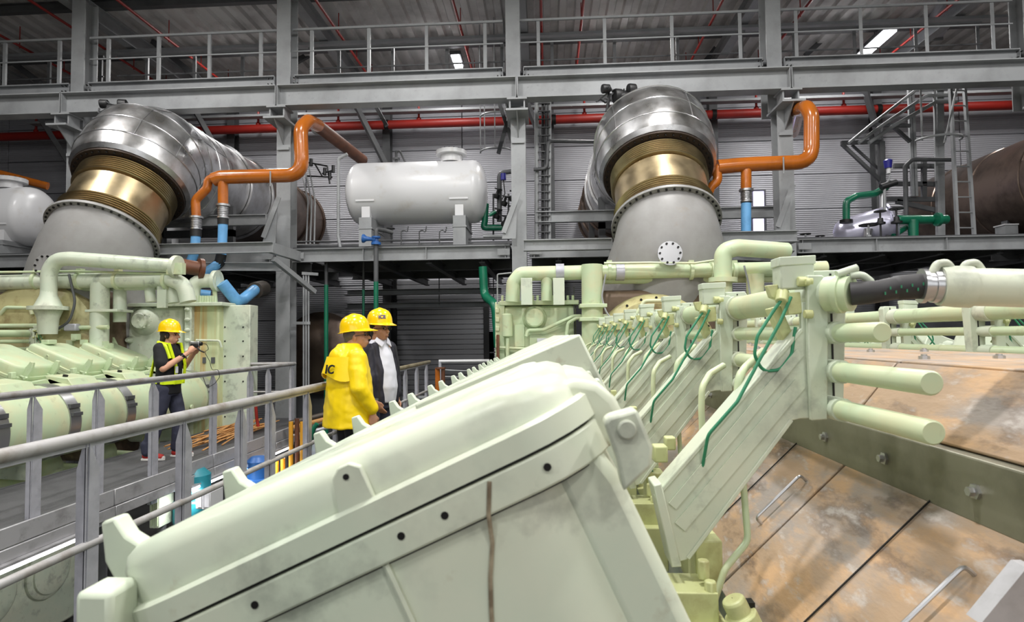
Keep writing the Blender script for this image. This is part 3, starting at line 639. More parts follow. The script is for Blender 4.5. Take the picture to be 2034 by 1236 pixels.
# ================================================================ right bay: pipe rack, caged ladder, green piping
t = thing('pipe_rack', 'three slanted silver conduits on a triangular bracket rack at right', 'pipe rack', tuple(at(1750, 300, 14.5)))
Y = 14.4
for i in range(3): T('conduit', [(1686 + i * 20, 284, Y - .2), (1730 + i * 24, 248, Y - .1), (1820 + i * 20, 178 + i * 12, Y), (1900, 176 + i * 13, Y)], (.036, .04, .045)[i], M['struct'], t, .15, 10)
mb = MB(); mb.bar(at(1671, 284, Y), at(1750, 282, Y), .08, .08); mb.bar(at(1672, 286, Y), at(1752, 362, Y), .07, .07); mb.bar(at(1692, 288, Y + .2), at(1752, 342, Y + .2), .05, .05); mb.bar(at(1727, 248, Y), at(1808, 250, Y), .08, .07); mb.bar(at(1775, 252, Y), at(1808, 282, Y), .07, .07); mb.bar(at(1750, 282, Y), at(1752, 365, Y), .12, .12)
mb.build('bracket_frame', M['structd'], t)
mb = MB()
for px in (1805, 1812): mb.bar(at(px, 170, Y + .1), at(px + 8, 390, Y + .1), .06, .06)
mb.bar(at(1865, 170, Y + .1), at(1868, 470, Y + .1), .1, .16); mb.bar(at(1856, 170, Y), at(1860, 360, Y), .05, .05); mb.build('upright', M['struct'], t)
mb = MB()
for (a, b, c_, d_) in ((1780, 365, 1868, 366), (1760, 396, 1868, 396), (1775, 330, 1868, 330), (1835, 320, 1835, 396), (1780, 400, 1868, 420)): mb.bar(at(a, b, Y + .2), at(c_, d_, Y + .2), .08, .1)
mb.build('cross_member', M['structd'], t)
T('bent_pipe', [(1800, 440, Y - .2), (1798, 330, Y - .2), (1812, 317, Y - .2), (1892, 317, Y - .2)], .05, M['structd'], t, .12)
t = thing('caged_ladder', 'tall steel ladder with cage hoop in front of the brown duct', 'ladder', tuple(at(1915, 470, 13.6)))
Y = 13.6
a0, a1, b0, b1 = at(1887, 165, Y), at(1902, 468, Y), at(1915, 165, Y + .2), at(1935, 468, Y + .2)
MB().bar(a0, a1, .08, .05).build('stile', M['struct'], t); MB().bar(b0, b1, .08, .05).build('stile', M['struct'], t)
for k in range(10): f = (k + .5) / 10; MB().cyl(a0.lerp(a1, f), b0.lerp(b1, f), .016, n=6).build('rung', M['struct'], t)
c = at(1862, 276, 13.3)
MB().tube([c + V((math.cos(a_) * .45, -math.sin(a_) * .4, -.03)) for a_ in [math.pi * i / 12 for i in range(13)]], .025, n=6).build('hoop', M['struct'], t)
MB().tube([at(1832, 279, 13.4), at(1828, 168, 13.4)], .02, n=6).tube([at(1876, 284, 13.1), at(1902, 168, 13.1)], .02, n=6).build('strap', M['struct'], t)
t = thing('green_pipework', 'bright green pipe header with tee behind the silver vessel', 'pipe', tuple(at(1810, 436, 13.4)))
Y = 13.4
T('header', [(1762, 442, Y), (1785, 437, Y), (1880, 436, Y + .2)], .1, M['gpipe'], t, .1, 16); T('tee', [(1814, 437, Y), (1814, 470, Y)], .1, M['gpipe'], t, 0, 16)
T('riser', [(1681, 440, Y), (1681, 400, Y), (1700, 390, Y), (1738, 385, Y + .2), (1760, 372, Y + .4)], .075, M['gpipe'], t, .14, 14); T('lower_branch', [(1772, 470, Y), (1800, 452, Y + .2)], .06, M['gpipe'], t, 0)
T('pipe_flange', [(1860, 436, Y), (1866, 436, Y)], .15, M['gpipe'], t, 0, 16); T('pipe_flange', [(1681, 437, Y), (1681, 443, Y)], .13, M['boltdark'], t, 0, 16)
t = thing('blue_sensor', 'blue capped sensor on a thin stem above the silver vessel', 'sensor', tuple(at(1764, 350, Y)))
MB().lathe(at(1764, 334, Y), (0, 0, 1), [(0, .07), (.16, .09), (.18, .07), (.2, .03)], 16).build('cap', M['navy'], t)
T('stem', [(1765, 333, Y), (1765, 345, Y)], .04, M['white'], t, 0); T('cable', [(1768, 345, Y), (1766, 358, Y), (1757, 366, Y)], .014, M['struct'], t); T('base', [(1750, 372, Y), (1780, 362, Y)], .07, M['black'], t, 0)
T('stand', [(1757, 370, Y), (1757, 430, Y)], .03, M['struct'], t, 0)
for i, (px, py, s) in enumerate(((1725, 447, 1.2), (1600, 465, .7), (1629, 469, .6), (1748, 420, .8), (1780, 415, .9))):
    c = at(px, py, 13.0); t = thing('hand_valve', 'black handwheel valve ' + ['in front of the silver vessel', 'on the right deck edge, left one of two small', 'on the right deck edge, right one of two small', 'above the silver vessel', 'on top right of the silver vessel'][i], 'valve', tuple(c))
    pts = [c + V((math.cos(a_) * .14 * s, math.sin(a_) * .14 * s, 0)) for a_ in [2 * math.pi * q / 16 for q in range(17)]]
    MB().tube(pts, .018 * s, n=6, caps=False).cyl(c - V((.13 * s, 0, 0)), c + V((.13 * s, 0, 0)), .01).cyl(c - V((0, .13 * s, 0)), c + V((0, .13 * s, 0)), .01).build('handwheel', M['black'], t)
    MB().cyl(c - V((0, 0, .9 if i > 2 else .3)), c, .02, n=8).lathe(c - V((0, 0, .34 * s)), (0, 0, 1), [(0, .12 * s), (.04, .12 * s), (.05, .06), (.16 * s, .05)], 14).build('stem', M['struct'] if i < 3 else M['black'], t)
t = thing('deck_pipe', 'long pale pipe lying along the front edge of the right deck', 'pipe', tuple(at(1800, 474, 12.5)))
T('pipe_run', [(1585, 478, 12.6), (1990, 472, 12.6)], .05, M['struct'], t, 0)
t = thing('junction_box', 'small grey box with lid on the right deck behind the ladder', 'box', tuple(at(2010, 460, 13.5)))
mb = MB(); pbox(mb, 1998, 447, 2022, 477, 13.5, .3); mb.build('box_body', M['struct'], t); mb = MB(); pbox(mb, 1996, 444, 2024, 447, 13.48, .34); mb.build('lid', M['white'], t)
# ================================================================ the V engines
U0, Z0 = 1.807, 1.433
WB = mat('stained_weld_bead', (168, 156, 132), .6, dirt=[((96, 80, 62), .8, 14, .45, .65)])
C25, S25 = math.cos(R(25)), math.sin(R(25))
def engine(xc, name, label, banks, dx=0.0):
    t = thing('diesel_engine', label, 'engine', (xc, 5, FZ))
    # block
    mb = MB()
    prof = [(-1.0, -3.2), (-1.5, -3.0), (-1.5, -1.1), (-1.05, -.75), (-1.0, .5), (1.0, .5), (1.05, -.75), (1.5, -1.1), (1.5, -3.0), (1.0, -3.2)]
    mb.prism([(xc + a, .3, b) for a, b in prof], (0, 9.8, 0)); mb.build('engine_block', M['green'], t, bevel=.03)
    dm = None
    for k in range(9):
        for sg in (-1, 1):
            mb = MB().lathe((xc + sg * 1.5, 1.2 + k, -2.05), (sg, 0, 0), [(0, .42), (.04, .42), (.06, .4), (.07, .34), (.1, .34), (.11, .3)], 32)
            mb.bolts((xc + sg * 1.5, 1.2 + k, -2.05), (sg, 0, 0), .38, .018, .06, 12)
            mb.build('crankcase_door', M['green'], t)
    # exhaust casing: panels, band, handles
    for sg in (-1, 1):
        X = lambda u: xc + sg * u
        tn = V((sg * 1, 0, -1)).normalized(); nn = V((sg * 1, 0, 1)).normalized() * .02
        for k in range(10):
            y0, y1 = .5 + k + .008, 1.5 + k - .008
            if k == 0: y0 = -.4
            if k == 9: continue
            if k == 8: y1 = 9.3
            def quad(ua, za, ub, zb, nm, th=.015):
                d = V((ub - ua, 0, zb - za)).normalized(); nrm = V((-d.z, 0, d.x)) * th; nrm.x *= -1 if False else 1
                if nrm.z < 0: nrm = -nrm
                pts = [V((X(ua), y0, za)), V((X(ub), y0, zb)), V((X(ub), y0, zb)) + V((sg * nrm.x, 0, nrm.z)), V((X(ua), y0, za)) + V((sg * nrm.x, 0, nrm.z))]
                return MB().prism(pts, (0, y1 - y0, 0)).build(nm, M['panel'], t, bevel=.004, seg=1)
            lo = quad(.67, 1.03, 1.19, .53, 'casing_panel'); quad(.65, 1.2, .47, 1.42, 'casing_panel'); 
            if sg == 1: 
                o = MB().box((xc - .47, y0, 1.42), (xc + .47, y1, 1.436)).build('casing_panel', M['panel'], t, bevel=.004, seg=1)
                for q in (-.3, 0, .3): MB().lathe((xc + q, y0 + .12, 1.436), (0, 0, 1), [(0, .022), (.012, .022), (.014, .012), (.02, .012)], 8).build('screw', M['alu'], o)
            for yy in ((y0 + .12, ) if k else (.62,)):
                hb = lambda f, h: V((X(.67 + f * .52), 0, 1.03 - f * .5)) + V((sg * .7, 0, .7)) * h
                f0, f1 = .22, .58
                p = [hb(f0, .01), hb(f0, .05), hb(f1, .05), hb(f1, .01)]
                for q in p: q.y = yy
                MB().tube(p, .0065, .03, 8).build('handle', M['alu'], lo)
                MB().tube([hb(.0, .02) + V((0, y0 + .45, 0)), hb(1.0, .02) + V((0, y0 + .45, 0))], .003, n=5).build('thin_line', M['boltdark'], lo)
        MB().box((min(X(.64), X(.70)), -.4, 1.02), (max(X(.64), X(.70)), 9.3, 1.2)).build('galvanised_band', M['band'], t, bevel=.006)
        mb = MB()
        for k in range(20): mb.lathe((X(.70), .4 + k * .45, 1.11), (sg, 0, 0), [(0, .022), (.008, .022), (.01, .013), (.024, .013)], 6)
        mb.build('band_bolt', M['alu'], t)['kind'] = 'stuff'
    MB().box((xc - .62, -.38, .5), (xc + .62, 9.3, 1.17)).build('inner_casing', M['turbo'], t)
    for sg, ks, knob in banks:
        before = set(o.name for o in t.children)
        def w(s, n, y): return V((xc + sg * (U0 + s * C25 + n * S25), y, Z0 - s * S25 + n * C25))
        yc0 = .95 + dx
        def rr(ins, s0=0.0, s1=.87, y0=0.0, y1=.66, ri=.12, ro=.16, m=5):
            pts = []
            for cx_, cy_, r_, a0 in ((s0 + ri, y0 + ri, ri, 180), (s1 - ro, y0 + ro, ro, 270), (s1 - ro, y1 - ro, ro, 0), (s0 + ri, y1 - ri, ri, 90)):
                for q in range(m + 1):
                    a_ = R(a0 + 90 * q / m); pts.append((cx_ + math.cos(a_) * (r_ - ins), cy_ + math.sin(a_) * (r_ - ins)))
            return pts
        def loft(layers, **kw):
            mb = MB(); vs = []; n = None
            for ins, nn in layers:
                P = rr(ins, **kw); n = len(P)
                for (s, y) in P:
                    q = nn(s) if callable(nn) else nn
                    vs.append(w(s, q, yc0 + y))
            L = len(layers)
            fs = [(j * n + i, j * n + (i + 1) % n, (j + 1) * n + (i + 1) % n, (j + 1) * n + i) for j in range(L - 1) for i in range(n)]
            fs += [tuple(range(n)), tuple(range(L * n - 1, (L - 1) * n - 1, -1))]
            return mb.add(vs, fs)
        kx = 1.0 if xc > 0 else 1.45
        tp = lambda s: kx * .068 + kx * .045 * min(1, max(0, s / .3)) ** .8 + .008 * math.sin(max(0, min(1, s / .85)) * math.pi)
        proto = []
        lid = loft([(0, .0), (0.0, lambda s: tp(s) - .035), (.012, lambda s: tp(s) - .012), (.035, lambda s: tp(s))]).build('rocker_cover', M['green'] if xc > 0 else M['green2'], t, sharp=50)
        loft([(-.018, -.018), (-.018, .018), (-.012, .024), (0.004, .024)]).build('cover_rim', lid.data.materials[0], lid)
        for yy in (.14, .55):
            hk = [(.80, .10), (.85, .15), (.87, .21), (.875, .25), (.92, .255), (.945, .16), (.93, .03), (.86, 0), (.80, .02)] if xc < 0 else [(.78, .08), (.83, .10), (.855, .135), (.862, .175), (.89, .178), (.912, .11), (.905, .03), (.86, 0), (.80, .02)]
            MB().prism([w(s, n, yc0 + yy - .02) for s, n in hk], (0, .04, 0)).build('latch_hook', lid.data.materials[0], lid, bevel=.006)
            m2 = MB().cyl(w(.86, .04, yc0 + yy - .045), w(.96, .05, yc0 + yy - .045), .013, n=10).cyl(w(.935, .045, yc0 + yy - .065), w(.935, .045, yc0 + yy - .025), .02, n=10)
            m2.bar(w(.89, -.09, yc0 + yy), w(.89, .05, yc0 + yy), .04, .03); m2.build('latch_bolt', lid.data.materials[0], lid)
        MB().cbox(w(.835, .04, yc0 + .0), (.06, .07, .085)).build('corner_lug', lid.data.materials[0], lid, bevel=.01)
        # side lug
        lg = [w(.36, .0, yc0 - .012), w(.36, .075, yc0 - .012), w(.375, .088, yc0 - .012), w(.395, .088, yc0 - .012), w(.41, .075, yc0 - .012), w(.425, .02, yc0 - .012), w(.425, 0, yc0 - .012)]
        MB().prism(lg, (0, .014, 0)).build('side_lug', lid.data.materials[0], lid, bevel=.003)
        MB().cyl(w(.387, .07, yc0 - .014), w(.387, .07, yc0 - .011), .005, n=8).build('lug_hole', M['boltdark'], lid)
        if knob: MB().cbox(w(.08, .15, yc0 + .3), (.12, .16, .07)).build('lid_knob', lid.data.materials[0], lid, bevel=.01)
        hd = loft([(-.016, -.078), (-.016, -.024)]); hd = hd.build('cylinder_head', lid.data.materials[0], t, bevel=.004)
        loft([(.0, -1.25), (.0, -.0785)], ri=.2, ro=.12).build('head_housing', lid.data.materials[0], hd)
        loft([(-.004, -.0245), (-.004, -.0175)]).build('gasket_line', M['groove'], hd)
        loft([(-.004, -.082), (-.004, -.076)]).build('gasket_line', M['groove'], hd)
        bm_ = MB()
        for s in (.095, .27, .345, .6): bm_.cyl(w(s, -.048, yc0 - .0175), w(s, -.048, yc0 - .0145), .0062, n=10)
        bm_.build('flange_bolt', M['boltdark'], hd)
        MB().tube([w(.39, -.08, yc0 - .004), w(.385, -.6, yc0 - .004), w(.38, -1.2, yc0 - .004)], .006, n=6).build('cast_seam', lid.data.materials[0], hd)
        MB().tube([w(.185 + .0211 * q + .0025 * math.sin(q * 2.3), -.03 - .0453 * q, yc0 - (.0165 if q < 2 else .002)) for q in range(0, 14)], .0038, n=6).build('weld_bead', WB, hd)
        if xc > 0: MB().prism([w(s, n, yc0 + .07) for s, n in ((.1, .055), (.0, .05), (-.035, .025), (-.05, -.01), (-.05, -.08), (.1, -.08))], (0, .5, 0)).build('hinge_cover', lid.data.materials[0], hd, bevel=.015, seg=3)
        # hinge block at the inboard end, near side and far side
        for yy, s_ in ((-.02, 1), (.64, -1)):
            hp = []
            for q in ((1198, 838), (1206, 826), (1262, 810), (1293, 884), (1290, 922), (1236, 972), (1222, 905)):
                p_ = at(*q, .95); du, dz = 1.87 - p_.x - U0, p_.z - Z0; hp.append((du * C25 - dz * S25, du * S25 + dz * C25))
            p_ = at(1243, 851, .94); du, dz = 1.87 - p_.x - U0, p_.z - Z0; pin = (du * C25 - dz * S25, du * S25 + dz * C25)
            MB().prism([w(s, n, yc0 + yy) for s, n in hp], (0, .05, 0)).build('hinge_block', lid.data.materials[0], hd, bevel=.006)
            MB().lathe(w(pin[0], pin[1], yc0 + yy), (0, -1, 0), [(0, .0145), (.007, .0145), (.009, .012)], 18).build('hinge_pin', lid.data.materials[0], hd)
        mm = MB(); mm.prism([w(s, n, yc0 + .03) for s, n in ((.0, -.95), (.0, -.12), (.02, -.03), (.1, -.03), (.1, -.95))], (0, .6, 0))
        mm.build('inboard_cheek', lid.data.materials[0], hd, bevel=.02)
        MB().cyl(w(.84, -.16, yc0 + .0), w(.84, -.16, yc0 + .12), .035, n=12).cbox(w(.83, -.06, yc0 + .03), (.09, .06, .09)).build('outboard_lug', lid.data.materials[0], hd, bevel=.008)
        # bracket with arm -------------------------------------------------
        def bp(px, py, Y=2.03, dy=0.0):
            p = at(px, py, Y); u = 1.87 - p.x; return V((xc + sg * u, p.y + dx + dy, p.z))
        arm = MB()
        outl = [(1592, 600), (1636, 600), (1636, 830), (1590, 832), (1572, 836), (1366, 1112), (1345, 1118), (1300, 985), (1318, 968), (1592, 652)]
        arm.prism([bp(*q) for q in outl], (0, .022, 0)); br = arm.build('pipe_bracket', M['green'], t, bevel=.003)
        # flanges along arm edges
        fl = MB()
        for a_, b_ in (((1592, 655), (1312, 978)), ((1572, 834), (1366, 1110))): fl.bar(bp(*a_) + V((0, .05, 0)), bp(*b_) + V((0, .05, 0)), .014, .11, up=(0, 1, 0))
        fl.bar(bp(1576, 740, dy=-.004), bp(1335, 1045, dy=-.004), .012, .05, up=(0, 1, 0)) if False else None
        fl.bar(bp(1590, 745) + V((0, .075, 0)), bp(1332, 1050) + V((0, .075, 0)), .02, .1, up=(0, 1, 0)); fl.build('arm_flange', M['green'], br, bevel=.003)
        rb = MB(); rb.bar(bp(1588, 700, dy=-.001), bp(1335, 1005, dy=-.001), .03, .012, up=(0, 1, 0)).bar(bp(1588, 762, dy=-.001), bp(1350, 1046, dy=-.001), .04, .012, up=(0, 1, 0)); rb.build('arm_rib', M['green'], br)
        MB().prism([bp(1296, 962, dy=-.02), bp(1312, 958, dy=-.02), bp(1352, 1122, dy=-.02), bp(1332, 1124, dy=-.02)], (0, .12, 0)).build('foot_plate', M['green'], br, bevel=.004)
        MB().prism([bp(*q, dy=-.022) for q in ((1598, 548), (1628, 548), (1640, 560), (1638, 832), (1606, 834), (1600, 700))], (0, .022, 0)).build('front_plate', M['green'], br, bevel=.004)
        MB().prism([bp(*q, dy=.06) for q in ((1632, 534), (1690, 532), (1700, 546), (1694, 812), (1650, 815))], (0, .07, 0)).build('clamp_block', M['green'], br, bevel=.004)
        MB().prism([bp(*q, dy=.055) for q in ((1664, 540), (1667, 540), (1675, 812), (1672, 812))], (0, .006, 0)).build('split_line', M['boltdark'], br)
        for a_, b_ in ((545, 600),): pass
        MB().prism([bp(*q) for q in ((1549, 516), (1618, 512), (1619, 572), (1551, 575))], (0, .075, 0)).build('junction_box', M['green'], br, bevel=.006)
        MB().prism([bp(*q, dy=-.004) for q in ((1547, 511), (1620, 507), (1620, 524), (1547, 529))], (0, .08, 0)).build('box_lid', M['green'], br, bevel=.003)
        sn = MB(); sn.cyl(bp(1560, 578, dy=.02), bp(1552, 600, dy=.0), .02, n=12); sn.cyl(bp(1592, 562, dy=-.03), bp(1600, 562, dy=-.03), .012); sn.cyl(bp(1590, 625, dy=-.03), bp(1606, 625, dy=-.03), .014); sn.cyl(bp(1582, 560, dy=-.01), bp(1610, 560, dy=-.01), .016); sn.prism([bp(*q, dy=.0) for q in ((1560, 582), (1590, 580), (1594, 622), (1566, 626))], (0, .06, 0)); sn.prism([bp(*q, dy=.02) for q in ((1528, 566), (1550, 564), (1552, 596), (1536, 590))], (0, .03, 0))
        sn.prism([bp(*q, dy=.05) for q in ((1540, 612), (1562, 606), (1600, 690), (1578, 700))], (0, .05, 0))
        sn.build('sensor_fitting', M['green3'], br, bevel=.003)
        MB().tube([bp(1556, 590), bp(1535, 620), bp(1500, 668, dy=-.02), bp(1494, 705, dy=-.02), bp(1515, 738), bp(1550, 735), bp(1572, 705), bp(1580, 650)], .0055, .04, 8).build('wire', M['gwire'], br)
        MB().tube([bp(1571, 590), bp(1545, 640, dy=-.02), bp(1510, 700, dy=-.03), bp(1455, 795, dy=-.05), bp(1400, 860, dy=-.04), bp(1395, 930), bp(1400, 1060, dy=.1), bp(1440, 1150, dy=.1)], .0055, .05, 8).build('wire', M['gwire'], br)
        MB().tube([bp(1560, 700, dy=.2), bp(1510, 735, dy=.15), bp(1488, 750, dy=.1), bp(1484, 790, dy=.1)], .014, .04, 10).tube([bp(1490, 735, dy=.3), bp(1450, 752, dy=.25), bp(1425, 780, dy=.2), bp(1424, 830, dy=.2), bp(1440, 1180, dy=.2)], .0115, .05, 10).tube([bp(1490, 900, dy=.1), bp(1496, 1085, dy=.05), bp(1440, 1130, dy=0), bp(1420, 1190)], .011, .05, 10).build('oil_tube', M['green2'], br)
        # fuel pump
        fp = MB(); a_ = bp(1455, 1190, Y=1.9); ax = V((sg * S25, 0, C25))
        fp.lathe(a_ - ax * .35, ax, [(0, .07), (.2, .07), (.2, .05), (.3, .05), (.3, .036), (.345, .036), (.352, .03)], 18).cbox(a_ + V((-sg * -.1, .12, -.06)), (.14, .16, .12)).cbox(a_ + V((sg * .1, .1, -.2)), (.2, .22, .2)).cyl(a_ + V((sg * .06, .1, .02)), a_ + V((sg * .06, .1, .08)), .02, n=6).cyl(a_ + V((sg * .05, .06, -.1)), a_ + V((sg * .05, .06, .03)), .02, n=6)
        pu = fp.build('fuel_pump', M['green3'], t, bevel=.006)
        MB().bolts(a_ + ax * .003, ax, .0, .001, .001, 1).cbox(a_ + V((-sg * .05, .02, -.03)), (.035, .035, .035)).build('pump_nut', M['boltdark'], pu)
        # tilted cooling block beside pump
        yb = MB().cbox(bp(1400, 1110, Y=2.15), (.09, .12, .16)).cbox(bp(1310, 900, Y=2.3), (.05, .07, .06)).cbox(bp(1330, 880, Y=2.4), (.04, .05, .05))
        yb.build('fitting_block', M['green3'], pu, bevel=.006)
        if xc < 0 or sg > 0:
            # charge-air pipe with clamp and branch
            if xc < 0 or sg > 0: pass
            ux, uz, ur = (3.12, .55, .46) if xc < 0 else (3.0, .55, .42)
            cx_ = xc + sg * ux
            ca = MB().lathe((cx_, yc0 - .1, uz), (0, 1, 0), [(0, ur - .03), (.02, ur), (.84, ur), (.86, ur - .03)], 40).build('charge_air_pipe', M['green'] if xc > 0 else M['green2'], t)
            MB().lathe((cx_, yc0 + .74, uz), (0, 1, 0), [(0, ur + .004), (.0, ur + .012), (.17, ur + .012), (.17, ur + .004)], 40, caps=False).lathe((cx_, yc0 + .74, uz), (0, 1, 0), [(0, ur - .03), (.17, ur - .03)], 40, caps=False).build('steel_clamp', M['alu'], ca)
            MB().cbox((cx_ + sg * (ur + .01) * .92, yc0 + .825, uz + .2), (.05, .15, .05)).cbox((cx_ + sg * (ur + .01), yc0 + .825, uz + .1), (.05, .15, .04)).build('clamp_bolt', M['structd'], ca)
            bw = MB(); sgx = lambda u, z: V((xc + sg * u, yc0 + .1, z))
            bw.prism([sgx(2.35, .8), sgx(2.45, .98), sgx(ux - .12, uz + ur + .07), sgx(ux + .16, uz + ur - .02), sgx(ux + .3, uz + ur - .22), sgx(2.6, .5)], (0, .42, 0))
            bo = bw.build('intake_branch', M['green'] if xc > 0 else M['green2'], t, bevel=.02)
            MB().prism([sgx(ux - .2, uz + ur + .1), sgx(ux + .12, uz + ur + .06), sgx(ux + .2, uz + ur - .05), sgx(ux - .1, uz + ur - .05)], (0, .46, 0)).cyl(V((cx_ + sg * ur * .98, yc0 + .25, uz - .1)), V((cx_ + sg * (ur + .02), yc0 + .25, uz - .1)), .04).build('saddle_pad', M['green'] if xc > 0 else M['green2'], bo, bevel=.01)
            MB().lathe(V((cx_, yc0 + .2, uz + ur + .07)), (sg * .3, 0, 1), [(0, .03), (.03, .03)], 12).build('plug', M['boltdark'], bo)
            # under-pipe pump bits
            MB().lathe((cx_ - sg * .25, yc0 + .3, uz - ur - .35), (0, 0, 1), [(0, .09), (.1, .13), (.2, .13), (.3, .09)], 16).cyl((cx_ - sg * .8, yc0 + .1, uz - ur - .35), (cx_ + sg * .1, yc0 + .1, uz - ur - .4), .05).build('lower_fitting', M['green2'], t)
        protos = [o for o in t.children if o.name.split('.')[0] in ('rocker_cover', 'cylinder_head', 'pipe_bracket', 'fuel_pump', 'charge_air_pipe', 'intake_branch', 'lower_fitting') and o.name not in before]
        for o in protos: o['done'] = 1
        for k in range(1, 9):
            if k not in ks: continue
            for o in protos: copy_part(o, (0, k, 0), t)
        if 0 not in ks:
            k0 = min(ks)
            # the prototypes themselves move to the first used place of the bank
            for o in protos:
                o.location = V(o.location) + V((0, k0, 0))
            for o in list(t.children):
                if o not in protos and abs(o.location.y - k0) < 1e-4 and o.get('done'):
                    for ch in list(o.children): bpy.data.objects.remove(ch)
                    bpy.data.objects.remove(o)
        for o in list(t.children):
            if 'done' in o:
                if xc > 0 and o.name.startswith('rocker_cover') and o.location.y > .5:
                    def we(s, n, y): return w(s, n, y) + V((0, o.location.y, 0))
                    MB().prism([we(q[0], q[1], yc0 + .02) for q in ((-.09, .094), (.3, .112), (.5, .118), (.5, .0), (.06, -.0), (.03, -.4), (-.09, -.3))], (0, .62, 0)).build('end_cap', lid.data.materials[0], o, bevel=.008)
                del o['done']
        # rods along the bank
        for j, (z, r, y0) in enumerate(((1.675, .055, 1.96), (1.55, .029, 1.74), (1.425, .031, 1.53), (1.305, .031, 1.53))):
            MB().lathe((xc + sg * (1.87 - .93), (y0 if 0 in ks else min(ks) + 1.5) + dx, z), (0, 1, 0), [(0, r * .85), (.006, r), (9.9 - y0 if 0 in ks else 9.9 - min(ks) - 1.5, r)], 20).build('fuel_pipe' if j == 0 else 'guide_rod', M['green2'], t)
        sl = MB()
        for k in ks:
            for z, r in ((1.675, .062), (1.55, .036), (1.425, .038), (1.305, .038)): sl.cyl((xc + sg * .94, 1.98 + k + dx, z), (xc + sg * .94, 2.18 + k + dx, z), r, n=16)
        sl.build('pipe_collar', M['green'], t)
        if xc < 0: MB().cyl((xc + sg * 2.62, yc0 + min(ks) - .2, .98), (xc + sg * 2.62, 9.9, .98), .03).build('oil_rail', M['green2'], t)
    return t
e1 = engine(1.87, 'diesel_engine', 'big pale green engine filling the foreground with brown casing along its middle', [(-1, list(range(9)), False), (1, list(range(1, 9)), False)])
e2 = engine(-9.39, 'diesel_engine', 'big pale green engine at left behind the railings with row of sloping covers', [(1, list(range(3, 9)), True)], dx=.38)
# big pipe with black hose joined to bracket one of the near engine
hp = thing('hose_coupling', 'black braided hose joining a fat pale green pipe at upper right', 'hose', tuple(at(1760, 575, 1.95)))
MB().lathe(at(1655, 584, 1.98), at(1700, 583, 1.93) - at(1655, 584, 1.98), [(-.02, .056), (.012, .056), (.014, .062), (.03, .062), (.032, .056), (.055, .056), (.056, .052)], 28).build('inlet_stub', M['green2'], hp)
hs = MB(); P = [at(1690, 584, 1.93), at(1740, 580, 1.9), at(1780, 572, 1.9), at(1836, 568, 1.88)]
pts = fillet(P, .05, 8); fp_ = []
hs.tube(P, .034, .06, 20, rs=lambda f: .036 + .0022 * math.sin(f * 90)); hs.build('braided_hose', M['hose'], hp, sharp=80)
mb = MB()
for k in range(9):
    p = P[1].lerp(P[3], k / 9 + .05); mb.cbox(p + V((0, -.0375, (.006 if k % 2 else -.008))), (.003, .003, .009))
mb.build('green_fleck', M['gwire'], hp)['kind'] = 'stuff'
a, b = at(1828, 568, 1.88), at(2090, 574, 1.82); d = b - a
MB().lathe(a, d, [(0, .036), (0, .052), (.012, .052), (.014, .046), (.03, .046), (.03, .05), (.07, .05), (.07, .036)], 28).build('steel_collar', M['alu'], hp)
MB().lathe(a, d, [(.05, .04), (.05, .058), (.09, .062), (.13, .062), (.13, .056), (.42, .056)], 32).build('outlet_pipe', M['green'], hp)
for q, px in enumerate((1862, 1920)):
    p = at(px, 545, 1.86); MB().tube([p + V((-.02, 0, -.01)), p + V((0, -.0, .03)), p + V((.028, .0, .034)), p + V((.045, 0, .005))], .013, .02, 10).build('clamp_lever', M['green'], hp)
MB().tube([at(1688, 548, 1.94), at(1712, 546, 1.93), at(1730, 560, 1.93), at(1735, 580, 1.93)], .012, .03, 10).tube([at(1662, 545, 1.94), at(1702, 532, 1.94)], .012, 0, 10).build('clamp_arm', M['green'], hp)
tag(MB().prism([at(1948, 1240, 1.2), at(2040, 1128, 1.2), at(2060, 1128, 1.2), at(2060, 1250, 1.2)], (0, .04, 0)).build('cover_plate', M['fascia']), 'pale grey metal plate corner at the bottom right of the frame', 'plate')
# ================================================================ engine ends: coolers, headers, turbochargers
G = M['green']; G2 = M['green2']
t = thing('charge_air_cooler', 'green box cooler of the near engine beyond its rocker covers', 'cooler', tuple(at(1060, 780, 10)))
Y = 9.8
mb = MB(); pbox(mb, 1000, 606, 1144, 900, Y, 1.0); mb.build('casing', G2, t, bevel=.08, seg=4)
mb = MB(); pbox(mb, 986, 600, 1002, 900, Y - .03, .3); 
for k in range(9): pbox(mb, 984, 612 + k * 18, 992, 622 + k * 18, Y - .06, .1)
mb.build('side_flange', G2, t, bevel=.01)
mb = MB(); pbox(mb, 992, 596, 1150, 607, Y - .05, 1.1); mb.build('top_flange', G2, t, bevel=.01)
mb = MB()
for k in range(15): p = at(998 + k * 10, 598, Y - .02 + (k % 2) * .05); mb.cyl(p, p + V((0, 0, .09)), .022, n=6)
mb.build('stud', G2, t)
MB().lathe(at(1062, 632, Y - .0), (0, -1, 0), [(0, .2), (.04, .18), (.08, .15), (.14, .15), (.16, .13)], 28).bolts(at(1062, 632, Y - .14), (0, -1, 0), .11, .014, .03, 8).build('round_cover', G2, t)
MB().lathe(at(1008, 670, Y - .1), (0, 0, 1), [(0, .05), (.02, .085), (.36, .085), (.38, .06)], 16).build('filter_pot', G2, t)
mb = MB(); pbox(mb, 1022, 645, 1042, 690, Y - .05, .1); pbox(mb, 1052, 665, 1104, 705, Y - .03, .05); mb.build('front_plate', G2, t, bevel=.008)
mb = MB(); pbox(mb, 1067, 672, 1095, 692, Y - .045, .008); mb.build('paper_label', M['paper'], t)
T('small_line', [(1045, 668, Y - .12), (1048, 656, Y - .12), (1080, 655, Y - .12), (1140, 628, Y - .15), (1235, 627, Y - .1)], .028, G2, t, .06)
